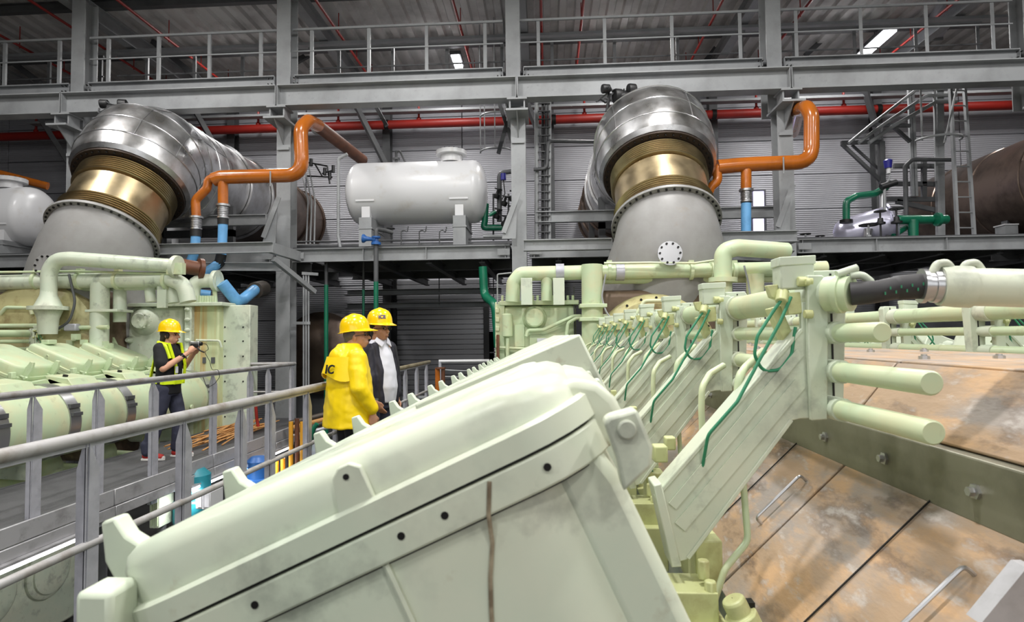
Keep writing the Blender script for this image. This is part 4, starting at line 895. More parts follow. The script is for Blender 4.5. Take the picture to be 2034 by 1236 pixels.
T('small_line', [(1124, 676, Y - .2), (1128, 642, Y - .2), (1145, 632, Y - .2), (1240, 630, Y - .2)], .028, G2, t, .1)
T('small_line', [(985, 690, Y - .1), (1060, 694, Y - .1), (1066, 682, Y - .1)], .022, G2, t, .05); T('vertical_line', [(1008, 672, Y - .12), (1008, 760, Y - .12)], .03, G2, t)
T('thin_loop', [(988, 604, Y - .1), (988, 545, Y - .1), (1016, 542, Y - .1)], .012, M['struct'], t, .03, 6); T('red_line', [(989, 665, Y - .15), (989, 740, Y - .15)], .025, M['rust'], t)
T('thin_loop', [(1140, 570, Y), (1142, 700, Y)], .012, M['structd'], t, 0, 6)
Y = 9.5
t = thing('header_pipe', 'yellow-green header pipe with tee running across the near engine end', 'pipe', tuple(at(1200, 540, Y)))
T('header', [(1018, 600, Y + .1), (1020, 562, Y + .1), (1034, 544, Y + .1), (1180, 541, Y + .1), (1640, 533, Y + .2)], .115, G2, t, .12, 20)
T('large_riser', [(1176, 526, Y), (1177, 800, Y)], .165, G2, t, 0, 24)
T('second_riser', [(1500, 545, Y), (1500, 640, Y)], .13, G2, t, 0, 20); T('down_leg', [(1086, 545, Y + .1), (1086, 598, Y + .1)], .09, G2, t, 0, 16); T('lower_header', [(1192, 556, Y + .25), (1640, 552, Y + .3)], .07, G2, t, 0)
for y0 in (603, 630):
    mb = MB(); pbox(mb, 1152, y0, 1206, y0 + 8, Y - .2, .4); mb.build('riser_flange', G2, t, bevel=.006)
for px in (1046, 1110):
    mb = MB(); pbox(mb, px - 11, 552, px + 11, 606, Y - .08, .06); mb.build('support_plate', G, t, bevel=.006)
for px in (1112, 1231): MB().lathe(at(px - 8, 541, Y + .1), (1, 0, 0), [(0, .12), (0, .135), (.13, .135), (.13, .12)], 20).build('band_clamp', M['steel'], t)
for px in (1210, 1372, 1415, 1458):
    MB().lathe(at(px - 3, 539, Y + .12), (1, 0, 0), [(0, .12), (0, .14), (.05, .14), (.05, .12)], 20).cbox(at(px, 524, Y + .1), (.08, .1, .1)).build('pipe_bracket_ring', G2, t)
T('cable', [(1200, 523, Y - .1), (1290, 522, Y - .1), (1380, 523, Y - .1), (1420, 517, Y - .1)], .02, G2, t, .1, 6)
T('hanging_cable', [(1203, 545, Y - .1), (1195, 590, Y - .15), (1205, 625, Y - .2), (1236, 648, Y - .2)], .014, M['struct'], t, .3, 6)
T('hanging_cable', [(1478, 528, Y - .1), (1486, 560, Y - .15), (1492, 600, Y - .2)], .014, M['struct'], t, .3, 6)
t = thing('crossover_pipe', 'inverted-U pale green pipe rising behind the second bracket of near engine', 'pipe', tuple(at(1436, 560, 8.9)))
T('bend', [(1436, 586, 8.9), (1436, 500, 8.9), (1462, 492, 8.9), (1562, 499, 9.2)], .125, G2, t, .22, 20); T('foot_flange', [(1436, 552, 8.9), (1436, 561, 8.9)], .2, G2, t, 0, 20)
t = thing('turbocharger', 'brown stained turbocharger casing with dusty round intake behind near engine', 'turbocharger', tuple(at(1300, 800, 10.4)))
c = at(1302, 700, 9.6)
MB().box((c.x - 1.0, 9.72, -.5), (c.x + 1.15, 10.6, c.z + 1.0)).build('housing', M['turbo'], t, bevel=.12, seg=4)
MB().lathe((c.x, 9.72, c.z - .05), (0, -1, 0), [(0, .98), (.2, .95), (.32, .86), (.34, .7), (.3, .6), (.36, .3), (.38, .01)], 40).build('intake_drum', M['turbo2'], t)
MB().bolts((c.x, 9.45, c.z - .05), (0, -1, 0), .9, .02, .03, 24).build('drum_bolt', M['boltdark'], t)
T('lifting_handle', [(1262, 628, 9.3), (1280, 598, 9.3), (1335, 597, 9.3), (1337, 616, 9.3)], .03, G2, t, .08)
# ---- left engine end
t = thing('charge_air_cooler', 'green box cooler of the left engine behind the man with the camcorder', 'cooler', tuple(at(330, 860, 10)))
Y = 10.35
mb = MB(); pbox(mb, 246, 608, 366, 880, Y, 1.0); mb.build('casing', G, t, bevel=.1, seg=4)
mb = MB(); pbox(mb, 363, 606, 380, 880, Y - .05, 1.0); mb.build('lobed_flange', G, t, bevel=.02)
mb = MB()
for k in range(13):
    p = at(372, 615 + k * 20.5, Y - .05); mb.ball(p, .055, (1, .6, .7), 10, 6)
mb.build('flange_lobe', G, t)
RU = mat('rust_streaked_green_paint', (196, 204, 160), .42, dirt=[((190, 140, 72), .8, .9, .47, .62)], stretch=(9, 1, .3)); 
mb = MB(); pbox(mb, 380, 606, 435, 868, Y + .05, .9); mb.build('end_chamber', RU, t, bevel=.03, seg=3)
mb = MB(); pbox(mb, 436, 606, 497, 862, Y + .2, .3); pn = mb.build('door_panel', G, t, bevel=.01)
mb = MB()
for xx in (447, 483):
    for yy in (650, 678, 708, 758, 828): mb.cyl(at(xx, yy, Y + .205), at(xx, yy, Y + .195), .016, n=8)
mb.build('panel_hole', M['boltdark'], pn)
mb = MB(); pbox(mb, 402, 710, 408, 722, Y + .03, .03); pbox(mb, 419, 710, 426, 722, Y + .03, .03); mb.build('sight_window', M['structd'], t)
T('hand_line', [(390, 676, Y - .02), (436, 677, Y - .02), (440, 690, Y)], .02, G, t, .05)
mb = MB(); pbox(mb, 240, 600, 440, 610, Y - .08, 1.1); mb.build('top_flange', G, t, bevel=.01)
mb = MB()
for k in range(19): p = at(338 + k * 5, 601, Y - .02 + (k % 3) * .08); mb.cyl(p, p + V((0, 0, .12)), .024, n=6)
mb.build('stud', G2, t)
MB().lathe(at(288, 638, Y), (0, -1, 0), [(0, .26), (.05, .22), (.1, .145), (.16, .145), (.18, .125)], 28).bolts(at(288, 638, Y - .16), (0, -1, 0), .11, .013, .03, 8).build('round_cover', G, t)
MB().lathe(at(259, 676, Y), (0, -1, 0), [(0, .06), (.06, .05), (.1, .03)], 14).build('drain_plug', G, t)
mb = MB(); pbox(mb, 238, 606, 246, 800, Y + .05, .2)
for k in range(12): pbox(mb, 235, 612 + k * 13, 243, 618 + k * 13, Y, .1)
mb.build('side_flange', G2, t)
t = thing('header_pipe', 'pale green header pipe across the left engine end with elbow down', 'pipe', tuple(at(150, 556, 9.5)))
Y = 9.6
T('header', [(-60, 562, Y), (340, 555, Y), (366, 566, Y), (374, 600, Y)], .125, G, t, .25, 20); T('second_riser', [(199, 562, Y), (197, 690, Y)], .14, G, t, 0, 20)
T('riser', [(238, 568, Y + .2), (238, 640, Y + .2)], .1, G, t, 0, 16); T('lower_header', [(-60, 577, Y + .2), (340, 570, Y + .2)], .05, G, t, 0)
for y0 in (614,):
    mb = MB(); pbox(mb, 168, y0, 232, y0 + 6, Y - .15, .4); mb.build('riser_flange', G, t, bevel=.006)
for px in (75, 160, 235, 332): MB().lathe(at(px - 3, 558, Y), (1, 0, 0), [(0, .13), (0, .15), (.05, .15), (.05, .13)], 20).cbox(at(px, 540, Y), (.08, .1, .1)).build('pipe_bracket_ring', G2, t)
T('thin_line', [(0, 541, Y - .1), (150, 539, Y - .1), (345, 545, Y - .1)], .022, G2, t, .1, 6)
T('cooler_leg', [(296, 562, Y + .1), (300, 600, Y + .1)], .08, G, t, 0); T('cooler_leg', [(340, 572, Y + .1), (345, 602, Y + .1)], .1, G, t, 0)
mb = MB(); pbox(mb, 311, 566, 330, 612, Y - .05, .06); mb.build('support_plate', G, t, bevel=.006)
T('hanging_cable', [(137, 545, Y - .2), (150, 600, Y - .2), (138, 640, Y - .2), (112, 655, Y - .2)], .02, M['structd'], t, .4, 6)
t = thing('crossover_pipe', 'inverted-U pale green pipe above the left engine header', 'pipe', tuple(at(97, 620, 9.3)))
T('bend', [(97, 606, 9.3), (97, 540, 9.3), (112, 516, 9.3), (140, 514, 9.3), (350, 529, 9.5)], .115, G, t, .3, 20)
MB().lathe(at(97, 572, 9.3), (0, 0, -1), [(0, .11), (.12, .12), (.26, .18), (.3, .2), (.3, .28), (.36, .28), (.36, .2), (.5, .15), (.75, .13)], 24).build('foot_reducer', G, t)
T('end_flange', [(346, 529, 9.5), (354, 530, 9.5)], .18, G, t, 0, 20); mb = MB(); pbox(mb, 330, 522, 362, 545, 9.4, .1); mb.build('end_bracket', G2, t)
t = thing('outlet_elbow', 'pale green elbow pipe on top of the left cooler beside the blue hose', 'pipe', tuple(at(380, 600, 10.5)))
T('bend', [(382, 600, 10.5), (384, 558, 10.5), (432, 558, 10.6)], .125, G, t, .2, 20); T('end_flange', [(426, 558, 10.6), (434, 558, 10.6)], .19, G, t, 0, 20); T('post', [(426, 570, 10.6), (428, 605, 10.6)], .04, G2, t, 0)
t = thing('turbocharger', 'dusty turbocharger drum behind the left engine pipework', 'turbocharger', tuple(at(60, 800, 10.6)))
c = at(75, 690, 9.7)
MB().box((c.x - 1.8, 9.85, -.5), (c.x + 1.1, 10.8, c.z + .95)).build('housing', M['turbo'], t, bevel=.12, seg=4)
MB().lathe((c.x, 9.85, c.z), (0, -1, 0), [(0, 1.12), (.2, 1.1), (.3, .95), (.32, .01)], 40).build('intake_drum', M['turbo2'], t)
T('lifting_handle', [(0, 625, 9.5), (12, 611, 9.5), (60, 612, 9.5), (64, 625, 9.5)], .03, G2, t, .08)
for yy in (648, 660): T('thin_line', [(-60, yy, 9.5), (78, yy - 1, 9.5)], .035, G2, t, 0)
T('thin_line', [(150, 651, 9.5), (215, 650, 9.5)], .035, G2, t, 0)
mb = MB(); pbox(mb, 125, 643, 150, 658, 9.4, .12); mb.build('control_box', M['steel'], t, bevel=.02)
mb = MB(); random.seed(11)
for q in range(14):
    x, y = random.uniform(85, 215), random.uniform(640, 690); mb.cbox(at(x, y, 9.5 + random.uniform(-.1, .2)), (random.uniform(.05, .14),) * 3)
mb.bar(at(212, 650, 10), at(232, 690, 10), .05, .05); mb.bar(at(80, 650, 10), at(102, 680, 10), .06, .06)
mb.build('linkage', M['green2'], t)
# ================================================================ walkways and railings
t = thing('walkway', 'dark grated walkway along the left engine where the man films', 'walkway', (-5, 6, 0))
MB().box((-5.75, .5, -.05), (-4.5, 11.6, 0)).build('grating', M['grate'], t)
for i in range(6):
    y0 = .5 + i * 1.85
    MB().box((-4.5, y0 + .005, -.15), (-4.475, y0 + 1.84, .012)).build('toe_plate', M['fascia'], t, bevel=.004, seg=1)
    MB().box((-4.5, y0 + .005, -.262), (-4.46, y0 + 1.84, -.158)).build('fascia_plate', M['fascia'], t, bevel=.004, seg=1)
for i in range(7): MB().box((-5.7, .8 + i * 1.7, -.25), (-4.5, .9 + i * 1.7, -.05)).build('cross_beam', M['structd'], t)
MB().box((-5.8, .5, -.3), (-5.74, 11.6, .0)).build('rear_beam', M['structd'], t)
for i in range(4): MB().cyl((-5.7, 1.5 + i * 3, FZ), (-5.7, 1.5 + i * 3, -.2), .06, n=10).build('support_leg', M['structd'], t)
t = thing('walkway', 'grated walkway beside the near engine under the two men', 'walkway', (-1.6, 6, 0))
MB().box((-2.1, 4.0, -.05), (-1.3, 11.4, 0)).build('grating', M['grate'], t)
MB().box((-2.13, 4.0, -.2), (-2.1, 11.4, .1)).build('toe_plate', M['fascia'], t)
for i in range(4): MB().cyl((-2.0, 4.5 + i * 2.2, FZ), (-2.0, 4.5 + i * 2.2, -.05), .05, n=10).build('support_leg', M['structd'], t)
def post_bm(x, y, z0, z1, w=.075, n=-1):
    mb = MB()
    mb.prism([(x, y - w / 2, z0), (x + .008, y - w / 2, z0), (x + .008, y - w / 2, z1), (x, y - w / 2, z1)], (0, .006, 0))
    mb.prism([(x - .04, y - w / 2, z0), (x + .004, y - w / 2, z0), (x + .004, y - w / 2, z1), (x - .01, y - w / 2, z1), (x - .04, y - w / 2, z1 - .12)], (0, .008, 0))
    mb.prism([(x, y - w / 2, z0), (x, y + w / 2, z0), (x, y + w / 2, z1 - .13), (x, y - w / 2 + .02, z1)], (.009, 0, 0))
    return mb
def railing(lab, X, ys, y0, y1, zt, zk, z0, r, m, xe=0, knee=True, w=.075):
    t = thing('handrail', lab, 'railing', (X, (y0 + y1) / 2, 0))
    MB().tube([(X, y0, zt), (X, y1, zt)], r, 0, 16).build('top_rail', m, t)
    MB().box((X - .004, y0, zt - r - .016), (X + .004, y1, zt - r + .004)).build('rail_web', M['steel'], t)
    if knee: MB().tube([(X, y0, zk), (X, y1, zk)], r * .62, 0, 12).build('knee_rail', M['rail'], t)
    for y in ys:
        post_bm(X, y, z0, zt - r, w).build('post', M['steel'], t)
        b = MB()
        for zz in (z0 + .05, z0 + .12, z0 + .19): b.cyl((X + .009, y, zz), (X + .018, y, zz), .012, n=6)
        b.build('post_bolt', M['boltdark'], t)
    return t
railing('near steel handrail with worn round top rail crossing the lower left', -2.15, [1.95, 2.62 + .13, 3.5, 4.17, 4.62, 5.35], .3, 5.9, 1.1, .6, -.25, .031, M['rail'], w=.085)
railing('dusty handrail continuing behind the man in the yellow raincoat', -2.15, [6.1, 7.2, 8.3, 9.1, 9.9, 10.7], 5.92, 10.9, 1.1, .6, -.25, .03, M['brassrail'], w=.085)
railing('farther handrail along the left engine walkway in front of the filming man', -4.52, [4.3, 5.12, 5.88, 6.74, 7.98, 9.0, 9.6, 10.5], .8, 10.6, 1.1, .6, -.32, .028, M['rail'], w=.11)
t = thing('handrail', 'short handrail turning across the end of left walkway', 'railing', (-5, 10.6, 0))
MB().tube([(-4.52, 10.6, 1.1), (-5.5, 10.6, 1.1), (-5.6, 10.6, .95)], .028, .08, 12).build('top_rail', M['rail'], t)
MB().tube([(-4.52, 10.6, .6), (-5.6, 10.6, .6)], .018, 0, 10).build('knee_rail', M['rail'], t)
post_bm(-5.5, 10.6, 0, 1.08).build('post', M['steel'], t)
t = thing('handrail', 'short light crosswise handrail left of the right engine cooler', 'railing', tuple(at(920, 717, 11.1)))
T('top_rail', [(872, 718, 11.1), (972, 717, 11.1)], .03, M['white'], t, 0)
T('knee_rail', [(872, 748, 11.1), (972, 752, 11.1)], .014, M['struct'], t, 0)
T('post', [(874, 719, 11.1), (875, 838, 11.1)], .03, M['steel'], t, 0)
# tubes under the fascia
for i, (y0, y1) in enumerate(((3.6, 5.55), (7.2, 8.3), (8.65, 10.3))):
    t = thing('walkway_lamp', 'bright tube lamp mounted under walkway edge, ' + ['nearest one at the lower left', 'second one behind the near railing posts', 'farthest one'][i], 'lamp', (-4.42, y0, -.36))
    MB().box((-4.47, y0, -.285), (-4.4, y1, -.262)).build('housing', M['fascia'], t)
    MB().cyl((-4.43, y0 + .03, -.305), (-4.43, y1 - .03, -.305), .024, n=10).build('tube', M['lampm'], t)
    lamp((-4.43, (y0 + y1) / 2, -.34), .05, y1 - y0, 34)
# ================================================================ things on the lower level between the engines
def pump(px, py, Y, m, lab, s=1):
    c = at(px, py, Y); t = thing('pump', lab, 'pump', (c.x, c.y, FZ))
    MB().lathe((c.x, c.y, c.z - .35 * s), (0, 0, 1), [(0, .22 * s), (.05, .24 * s), (.3 * s, .24 * s), (.32 * s, .2 * s), (.62 * s, .2 * s), (.7 * s, .12 * s)], 20).build('motor', m, t)
    MB().lathe((c.x, c.y, c.z - .7 * s), (0, 0, 1), [(0, .3 * s), (.1 * s, .3 * s), (.12 * s, .16 * s), (.35 * s, .16 * s)], 20).cyl((c.x, c.y, c.z - .55 * s), (c.x + .5, c.y, c.z - .55 * s), .1 * s).build('pump_body', m, t)
    MB().box((c.x - .3, c.y - .3, FZ), (c.x + .3, c.y + .3, c.z - .69 * s)).build('plinth', M['structd'], t)
    return t
pump(385, 985, 7.6, M['teal'], 'teal electric pump below the walkway seen between railing posts')
pump(512, 945, 8.8, M['bluev'], 'blue pump motor below the walkway left of the orange pipes', .8)
for i, (x0, y0, x1, y1, Y) in enumerate(((296, 985, 316, 1050, 7.2), (388, 978, 418, 1012, 7.3), (610, 880, 660, 920, 9.5))):
    t = thing('control_box', ['tall green-white control box below the walkway at left', 'white box with glass jar shapes beside the teal pump', 'silver ribbed box left of the yellow raincoat legs'][i], 'box', tuple(at(x0, y1, Y)))
    mb = MB(); pbox(mb, x0, y0, x1, y1, Y, .3); mb.build('box_body', [G, M['white'], M['steel']][i], t, bevel=.01)
    mb = MB(); xm = (x0 + x1) / 2; pbox(mb, xm - 1, y0, xm + 1, y1, Y - .01, .02); pbox(mb, x0 + 3, y0 + 4, xm - 3, y1 - 4, Y - .012, .02); pbox(mb, xm + 3, y0 + 4, x1 - 3, y1 - 4, Y - .012, .02); mb.build('box_panel', [G2, M['paper'], M['fascia']][i], t)
    c = at((x0 + x1) / 2, y1, Y); MB().cyl((c.x, c.y + .15, FZ), (c.x, c.y + .15, c.z), .05).build('pedestal', M['structd'], t)
for i, (px, y0, y1, m) in enumerate(((578, 838, 935, 'yellowrail'), (590, 832, 930, 'rust'), (600, 838, 925, 'yellowrail'), (549, 915, 960, 'yellowrail'), (562, 910, 955, 'yellowrail'))):
    tag(T('stand_pipe', [(px, y0, 9.6), (px, y1 + 200, 9.6)], .035, M[m], None, 0), ['amber vertical pipe below the far end of walkway, leftmost', 'rust-red vertical pipe between two amber ones', 'amber vertical pipe right of the rust-red one', 'short amber pipe stub, left of pair', 'short amber pipe stub, right of pair'][i], 'pipe')
t = thing('green_hose', 'bright green bent hose left of the yellow raincoat below the rail', 'hose', tuple(at(622, 860, 9)))
T('hose_run', [(614, 900, 9), (617, 868, 9), (624, 850, 9), (630, 842, 9)], .035, M['gpipe'], t, .2)
t = thing('pipe_run', 'dark stained pipes lying beyond the handrail left of the yellow raincoat', 'pipes', tuple(at(620, 830, 10)))
for q in range(3): T('pipe', [(575, 842 + q * 8, 10), (680, 815 + q * 8, 10.4)], .05, M['tan' if q == 1 else 'darkrust'], t, 0)
T('bright_pipe', [(575, 868, 9.8), (680, 842, 10)], .03, M['alu'], t, 0)
t = thing('pipe_stub', 'pair of rusty orange vertical pipe stubs beyond the covers', 'pipe', tuple(at(874, 760, 10.6)))
T('left_stub', [(869, 732, 10.6), (870, 860, 10.6)], .045, M['orange'], t, 0); T('right_stub', [(880, 732, 10.6), (881, 860, 10.6)], .035, M['rust'], t, 0)
T('cap', [(875, 733, 10.6), (875, 730, 10.6)], .09, M['rust'], t, 0)
T('thin_line', [(884, 735, 10.6), (900, 736, 10.6), (960, 738, 10.8)], .012, M['struct'], t, .1, 6)
# low machinery blocks at the far end (beyond walkway)
random.seed(21)
for i, (x0, y0, x1, y1, Y, m) in enumerate(((500, 850, 570, 890, 10.9, 'structd'), (440, 858, 500, 880, 11.0, 'structd'), (800, 790, 960, 830, 12.5, 'structd'), (575, 900, 650, 1000, 11, 'steel'))):
    t = thing('machine_base', ['dark steel base frame behind the end of left walkway, right one', 'dark steel base frame behind the end of left walkway, left one', 'dark machinery base in front of the shutter door', 'grey steel cabinet on the lower floor behind the amber pipes'][i], 'machine', tuple(at(x0, y1, Y)))
    a, b = at(x0, y0, Y), at(x1, y1, Y)
    MB().box((a.x, Y, FZ), (b.x, Y + .6, b.z)).build('plinth', M[m], t); mb = MB()
    for q in range(4):
        u = a.lerp(V((b.x, a.y, a.z)), q / 3.0); mb.cyl((u.x, Y + .1, b.z), (u.x, Y + .1, a.z), .03, n=8)
    mb.bar((a.x, Y + .1, a.z), (b.x, Y + .1, a.z), .06, .05); mb.build('frame_rail', M['struct'], t)
t = thing('cord_heap', 'loose heap of tan cords lying at the end of the left walkway', 'cords', (-5.0, 9.4, 0))
mb = MB()
for q in range(46):
    a_ = random.uniform(-.5, .5); p = V((-5.0 + random.uniform(-.3, .2), 9.3 + random.uniform(-.9, .9), .02 + random.uniform(0, .09)))
    dv = V((math.sin(a_) * .2, math.cos(a_) * .5, random.uniform(-.02, .03))); mb.tube([p - dv, p + V((.03, 0, .03)), p + dv], .012, .2, 5)
o = mb.build('cord', M['tan'], t); o['kind'] = 'stuff'
T('red_hose', [(508, 806, 9.9), (510, 832, 9.9), (514, 852, 9.9)], .025, M['red'], thing('red_hose', 'short red hose hanging at end of left walkway', 'hose', tuple(at(508, 806, 9.9))), .1)
# ================================================================ people
SK = mat('skin', (208, 156, 128), .5, dirt=(160, 104, 82), amt=.4, scale=14)
SK2 = mat('tanned_skin', (188, 138, 110), .5, dirt=(126, 84, 66), amt=.4, scale=14)
HAIR = mat('dark_hair', (40, 30, 26), .6); GHAIR = mat('grey_hair', (90, 88, 88), .6)
HAT = mat('yellow_hard_hat', (250, 204, 10), .22, coat=.4)
RAIN = mat('yellow_raincoat', (250, 214, 8), .38, bump=.25, bscale=9)
TEE = mat('black_cotton', (18, 18, 22), .8, bump=.3, bscale=14); JEAN = mat('dark_denim', (50, 52, 70), .8, bump=.3, bscale=18)
TRO = mat('black_trousers', (26, 26, 32), .8); JACK = mat('dark_jacket', (30, 28, 42), .6, bump=.4, bscale=12)
SHIRT = mat('white_striped_shirt', (212, 212, 222), .7, bump=.2, bscale=16)
HIV = mat('lime_vest', (214, 236, 20), .5); SHOE = mat('red_canvas_shoe', (172, 40, 36), .6); SOLE = mat('white_rubber', (222, 218, 214), .6)
BELT = mat('dark_glass', (24, 24, 26), .2)
def blob(name, prims, vox, m, parent, xf, smooth=4, disp=0):
    bm = bmesh.new()
    def addmb(mb):
        vs = [bm.verts.new(xf @ v) for v in mb.v]
        for f in mb.f:
            try: bm.faces.new([vs[i] for i in f])
            except ValueError: pass
    for p in prims:
        mb = MB()
        if p[0] == 'c':   # tapered capsule chain: points, radii, optional flat factor
            pts, rs = [V(q) for q in p[1]], p[2]
            for i in range(len(pts) - 1):
                mb.cyl(pts[i], pts[i + 1], rs[i], rs[i + 1], 16)
            for q, r in zip(pts, rs): mb.ball(q, r, n=16, m=10)
        elif p[0] == 'e': mb.ball(p[1], 1.0, p[2], 20, 14); 
        elif p[0] == 'l':  # loft of ellipses [(center, rx, ry)] stacked along z
            vs = []; n = 24
            for c, rx, ry in p[1]:
                for i in range(n): a_ = 2 * math.pi * i / n; vs.append(V(c) + V((math.cos(a_) * rx, math.sin(a_) * ry, 0)))
            m_ = len(p[1]); mb.add(vs, [(j * n + i, j * n + (i + 1) % n, (j + 1) * n + (i + 1) % n, (j + 1) * n + i) for j in range(m_ - 1) for i in range(n)] + [tuple(range(n - 1, -1, -1)), tuple(range((m_ - 1) * n, m_ * n))])
        if p[0] == 'e' and len(p) > 3:
            rm = Euler(p[3]).to_matrix(); c = V(p[1]); mb.v = [c + rm @ (v - c) for v in mb.v]
        addmb(mb)
    bmesh.ops.recalc_face_normals(bm, faces=bm.faces)
    me = bpy.data.meshes.new(name); bm.to_mesh(me); bm.free()
    o = bpy.data.objects.new(name, me); COL.objects.link(o)
    r = o.modifiers.new('r', 'REMESH'); r.mode = 'VOXEL'; r.voxel_size = vox; r.use_smooth_shade = True
    s_ = o.modifiers.new('s', 'SMOOTH'); s_.iterations = smooth; s_.factor = .5
    if disp:
        tx = bpy.data.textures.new(name + '_folds', 'CLOUDS'); tx.noise_scale = .11; tx.noise_depth = 1
        dm = o.modifiers.new('d', 'DISPLACE'); dm.texture = tx; dm.strength = disp; dm.mid_level = .5
    dg = bpy.context.evaluated_depsgraph_get(); me2 = bpy.data.meshes.new_from_object(o.evaluated_get(dg)); me2.name = name
    bpy.data.objects.remove(o)
    og = worg(parent); me2.transform(Matrix.Translation(-og)); me2.materials.clear(); me2.materials.append(m)
    for p in me2.polygons: p.use_smooth = True
    o = bpy.data.objects.new(name, me2); COL.objects.link(o); o.parent = parent
    return o
def mk(name, mb, m, parent, xf, **k):
    mb.v = [xf @ v for v in mb.v]; return mb.build(name, m, parent, **k)
def hand(wr, dirv, palm, side, curl=.5, s=1.0):
    """wrist point, pointing direction, palm normal, thumb side direction -> capsules"""
    wr = V(wr); d = V(dirv).normalized(); pn = V(palm).normalized(); sd = V(side).normalized()
    P = [('c', [wr, wr + d * .045 * s, wr + d * .085 * s], [.026 * s, .03 * s, .026 * s]), ('c', [wr + d * .05 * s + sd * .02 * s, wr + d * .085 * s + sd * .024 * s], [.02 * s, .015 * s]), ('c', [wr + d * .05 * s - sd * .02 * s, wr + d * .08 * s - sd * .026 * s], [.019 * s, .014 * s])]
    for i, L in enumerate((.078, .086, .08, .064)):
        off = sd * (.028 - .0185 * i) * s; b = wr + d * .088 * s + off
        k1 = (d + pn * curl).normalized(); k2 = (d * (1 - curl) + pn * curl * 1.6).normalized()
        P.append(('c', [b, b + k1 * L * .5 * s, b + k1 * L * .5 * s + k2 * L * .5 * s], [.0105 * s, .0095 * s, .0075 * s]))
    b = wr + d * .03 * s + sd * .025 * s; k1 = (d * .6 + sd * .7 + pn * .3).normalized()
    P.append(('c', [b, b + k1 * .035 * s, b + (k1 * .035 + (d * .9 + pn * .5).normalized() * .035) * s], [.014 * s, .012 * s, .009 * s]))
    return P
def head(c, fd, s=1.0, up=(0, 0, 1)):
    """head centre, facing direction"""
    c = V(c); f = V(fd).normalized(); u = V(up).normalized(); r = f.cross(u).normalized(); u = r.cross(f)
    g = lambda a, b, z: c + f * a * s + r * b * s + u * z * s
    yaw = math.atan2(f.y, f.x); pt = math.asin(max(-1, min(1, f.z)))
    rot = (0, -pt, yaw)
    P = [('e', g(-.012, 0, .03), (.098 * s, .077 * s, .09 * s), rot), ('e', g(.025, 0, -.035), (.068 * s, .06 * s, .08 * s), rot), ('e', g(.045, 0, -.09), (.035 * s, .035 * s, .024 * s), rot),
         ('c', [g(.085, 0, .005), g(.112, 0, -.032)], [.010 * s, .0155 * s]), ('e', g(.088, 0, -.068), (.014 * s, .026 * s, .009 * s), rot), ('e', g(.083, 0, -.082), (.014 * s, .022 * s, .007 * s), rot),
         ('e', g(.075, 0, .022), (.02 * s, .052 * s, .009 * s), rot), ('e', g(.055, .04, -.03), (.022 * s, .02 * s, .025 * s), rot), ('e', g(.055, -.04, -.03), (.022 * s, .02 * s, .025 * s), rot)]
    for q in (1, -1): P.append(('e', g(-.008, q * .076, -.012), (.018 * s, .009 * s, .031 * s), rot))
    return P, g
def face_bits(t, g, f, xf, hairm, glasses=False):
    mb = MB()
    for q in (1, -1): mb.ball(g(.084, q * .031, .0), .009, n=8, m=6)
    mk('eye', mb, BELT, t, xf)
    mb = MB()
    for q in (1, -1): mb.tube([g(.09, q * .014, .018), g(.094, q * .034, .023), g(.08, q * .055, .016)], .005, .01, 6)
    mk('eyebrow', mb, hairm, t, xf)
    mb = MB().tube([g(.097, -.02, -.074), g(.103, 0, -.0745), g(.097, .02, -.074)], .0028, .01, 5); mk('mouth_line', mb, mat('lips_%d' % len(bpy.data.materials), (122, 66, 58), .5), t, xf)
    if glasses:
        mb = MB()
        for q in (1, -1): mb.tube([g(.103, q * .033 + math.cos(a_) * .021, math.sin(a_) * .014) for a_ in [i * math.pi / 5 for i in range(11)]], .0025, n=5, caps=False); mb.tube([g(.1, q * .055, .004), g(.0, q * .082, .0)], .003, n=5)
        mk('glasses', mb, BELT, t, xf)
def hat(t, g, xf, tilt=0, peak=True, s=1.0):
    mb = MB(); n = 32; vs = []; rings = []
    prof = [(.0, 1.02), (.02, 1.0), (.05, .98), (.085, .9), (.115, .75), (.135, .5), (.145, .25), (.148, .01)]
    for h, k in prof:
        for i in range(n):
            a_ = 2 * math.pi * i / n; vs.append(g((-.01 + math.cos(a_) * .132 * k + h * tilt) * s, math.sin(a_) * .112 * k * s, (.052 + h) * s))
    m_ = len(prof); mb.add(vs, [(j * n + i, j * n + (i + 1) % n, (j + 1) * n + (i + 1) % n, (j + 1) * n + i) for j in range(m_ - 1) for i in range(n)] + [tuple(range((m_ - 1) * n, m_ * n))])
    sh = mk('hard_hat', mb, HAT, t, xf)
    mb = MB(); vs = []
    for k0, dz in ((1.0, .0), (1.0, -.004), (1.14, -.01), (1.14, -.006)):
        for i in range(n):
            a_ = 2 * math.pi * i / n; ca = math.cos(a_); ex = (1 + .34 * max(0, ca) ** 1.5) if k0 > 1 else 1
            vs.append(g((-.01 + ca * .134 * k0 * ex) * s, math.sin(a_) * .114 * k0 * s, (.053 + dz - (.022 * max(0, ca) if k0 > 1 else 0)) * s))
    fs = []
    for j in range(4):
        for i in range(n): fs.append((j * n + i, j * n + (i + 1) % n, ((j + 1) % 4) * n + (i + 1) % n, ((j + 1) % 4) * n + i))
    mb.add(vs, fs); mk('brim', mb, HAT, sh, xf)
    mb = MB(); mb.tube([g((-.13 + .0) * s, 0, .067 * s), g(-.1 * s, 0, .142 * s), g(-.02 * s, 0, .201 * s), g(.06 * s, 0, .177 * s), g(.11 * s, 0, .107 * s)], .012 * s, .06, 8); mk('ridge', mb, HAT, sh, xf)
    return sh
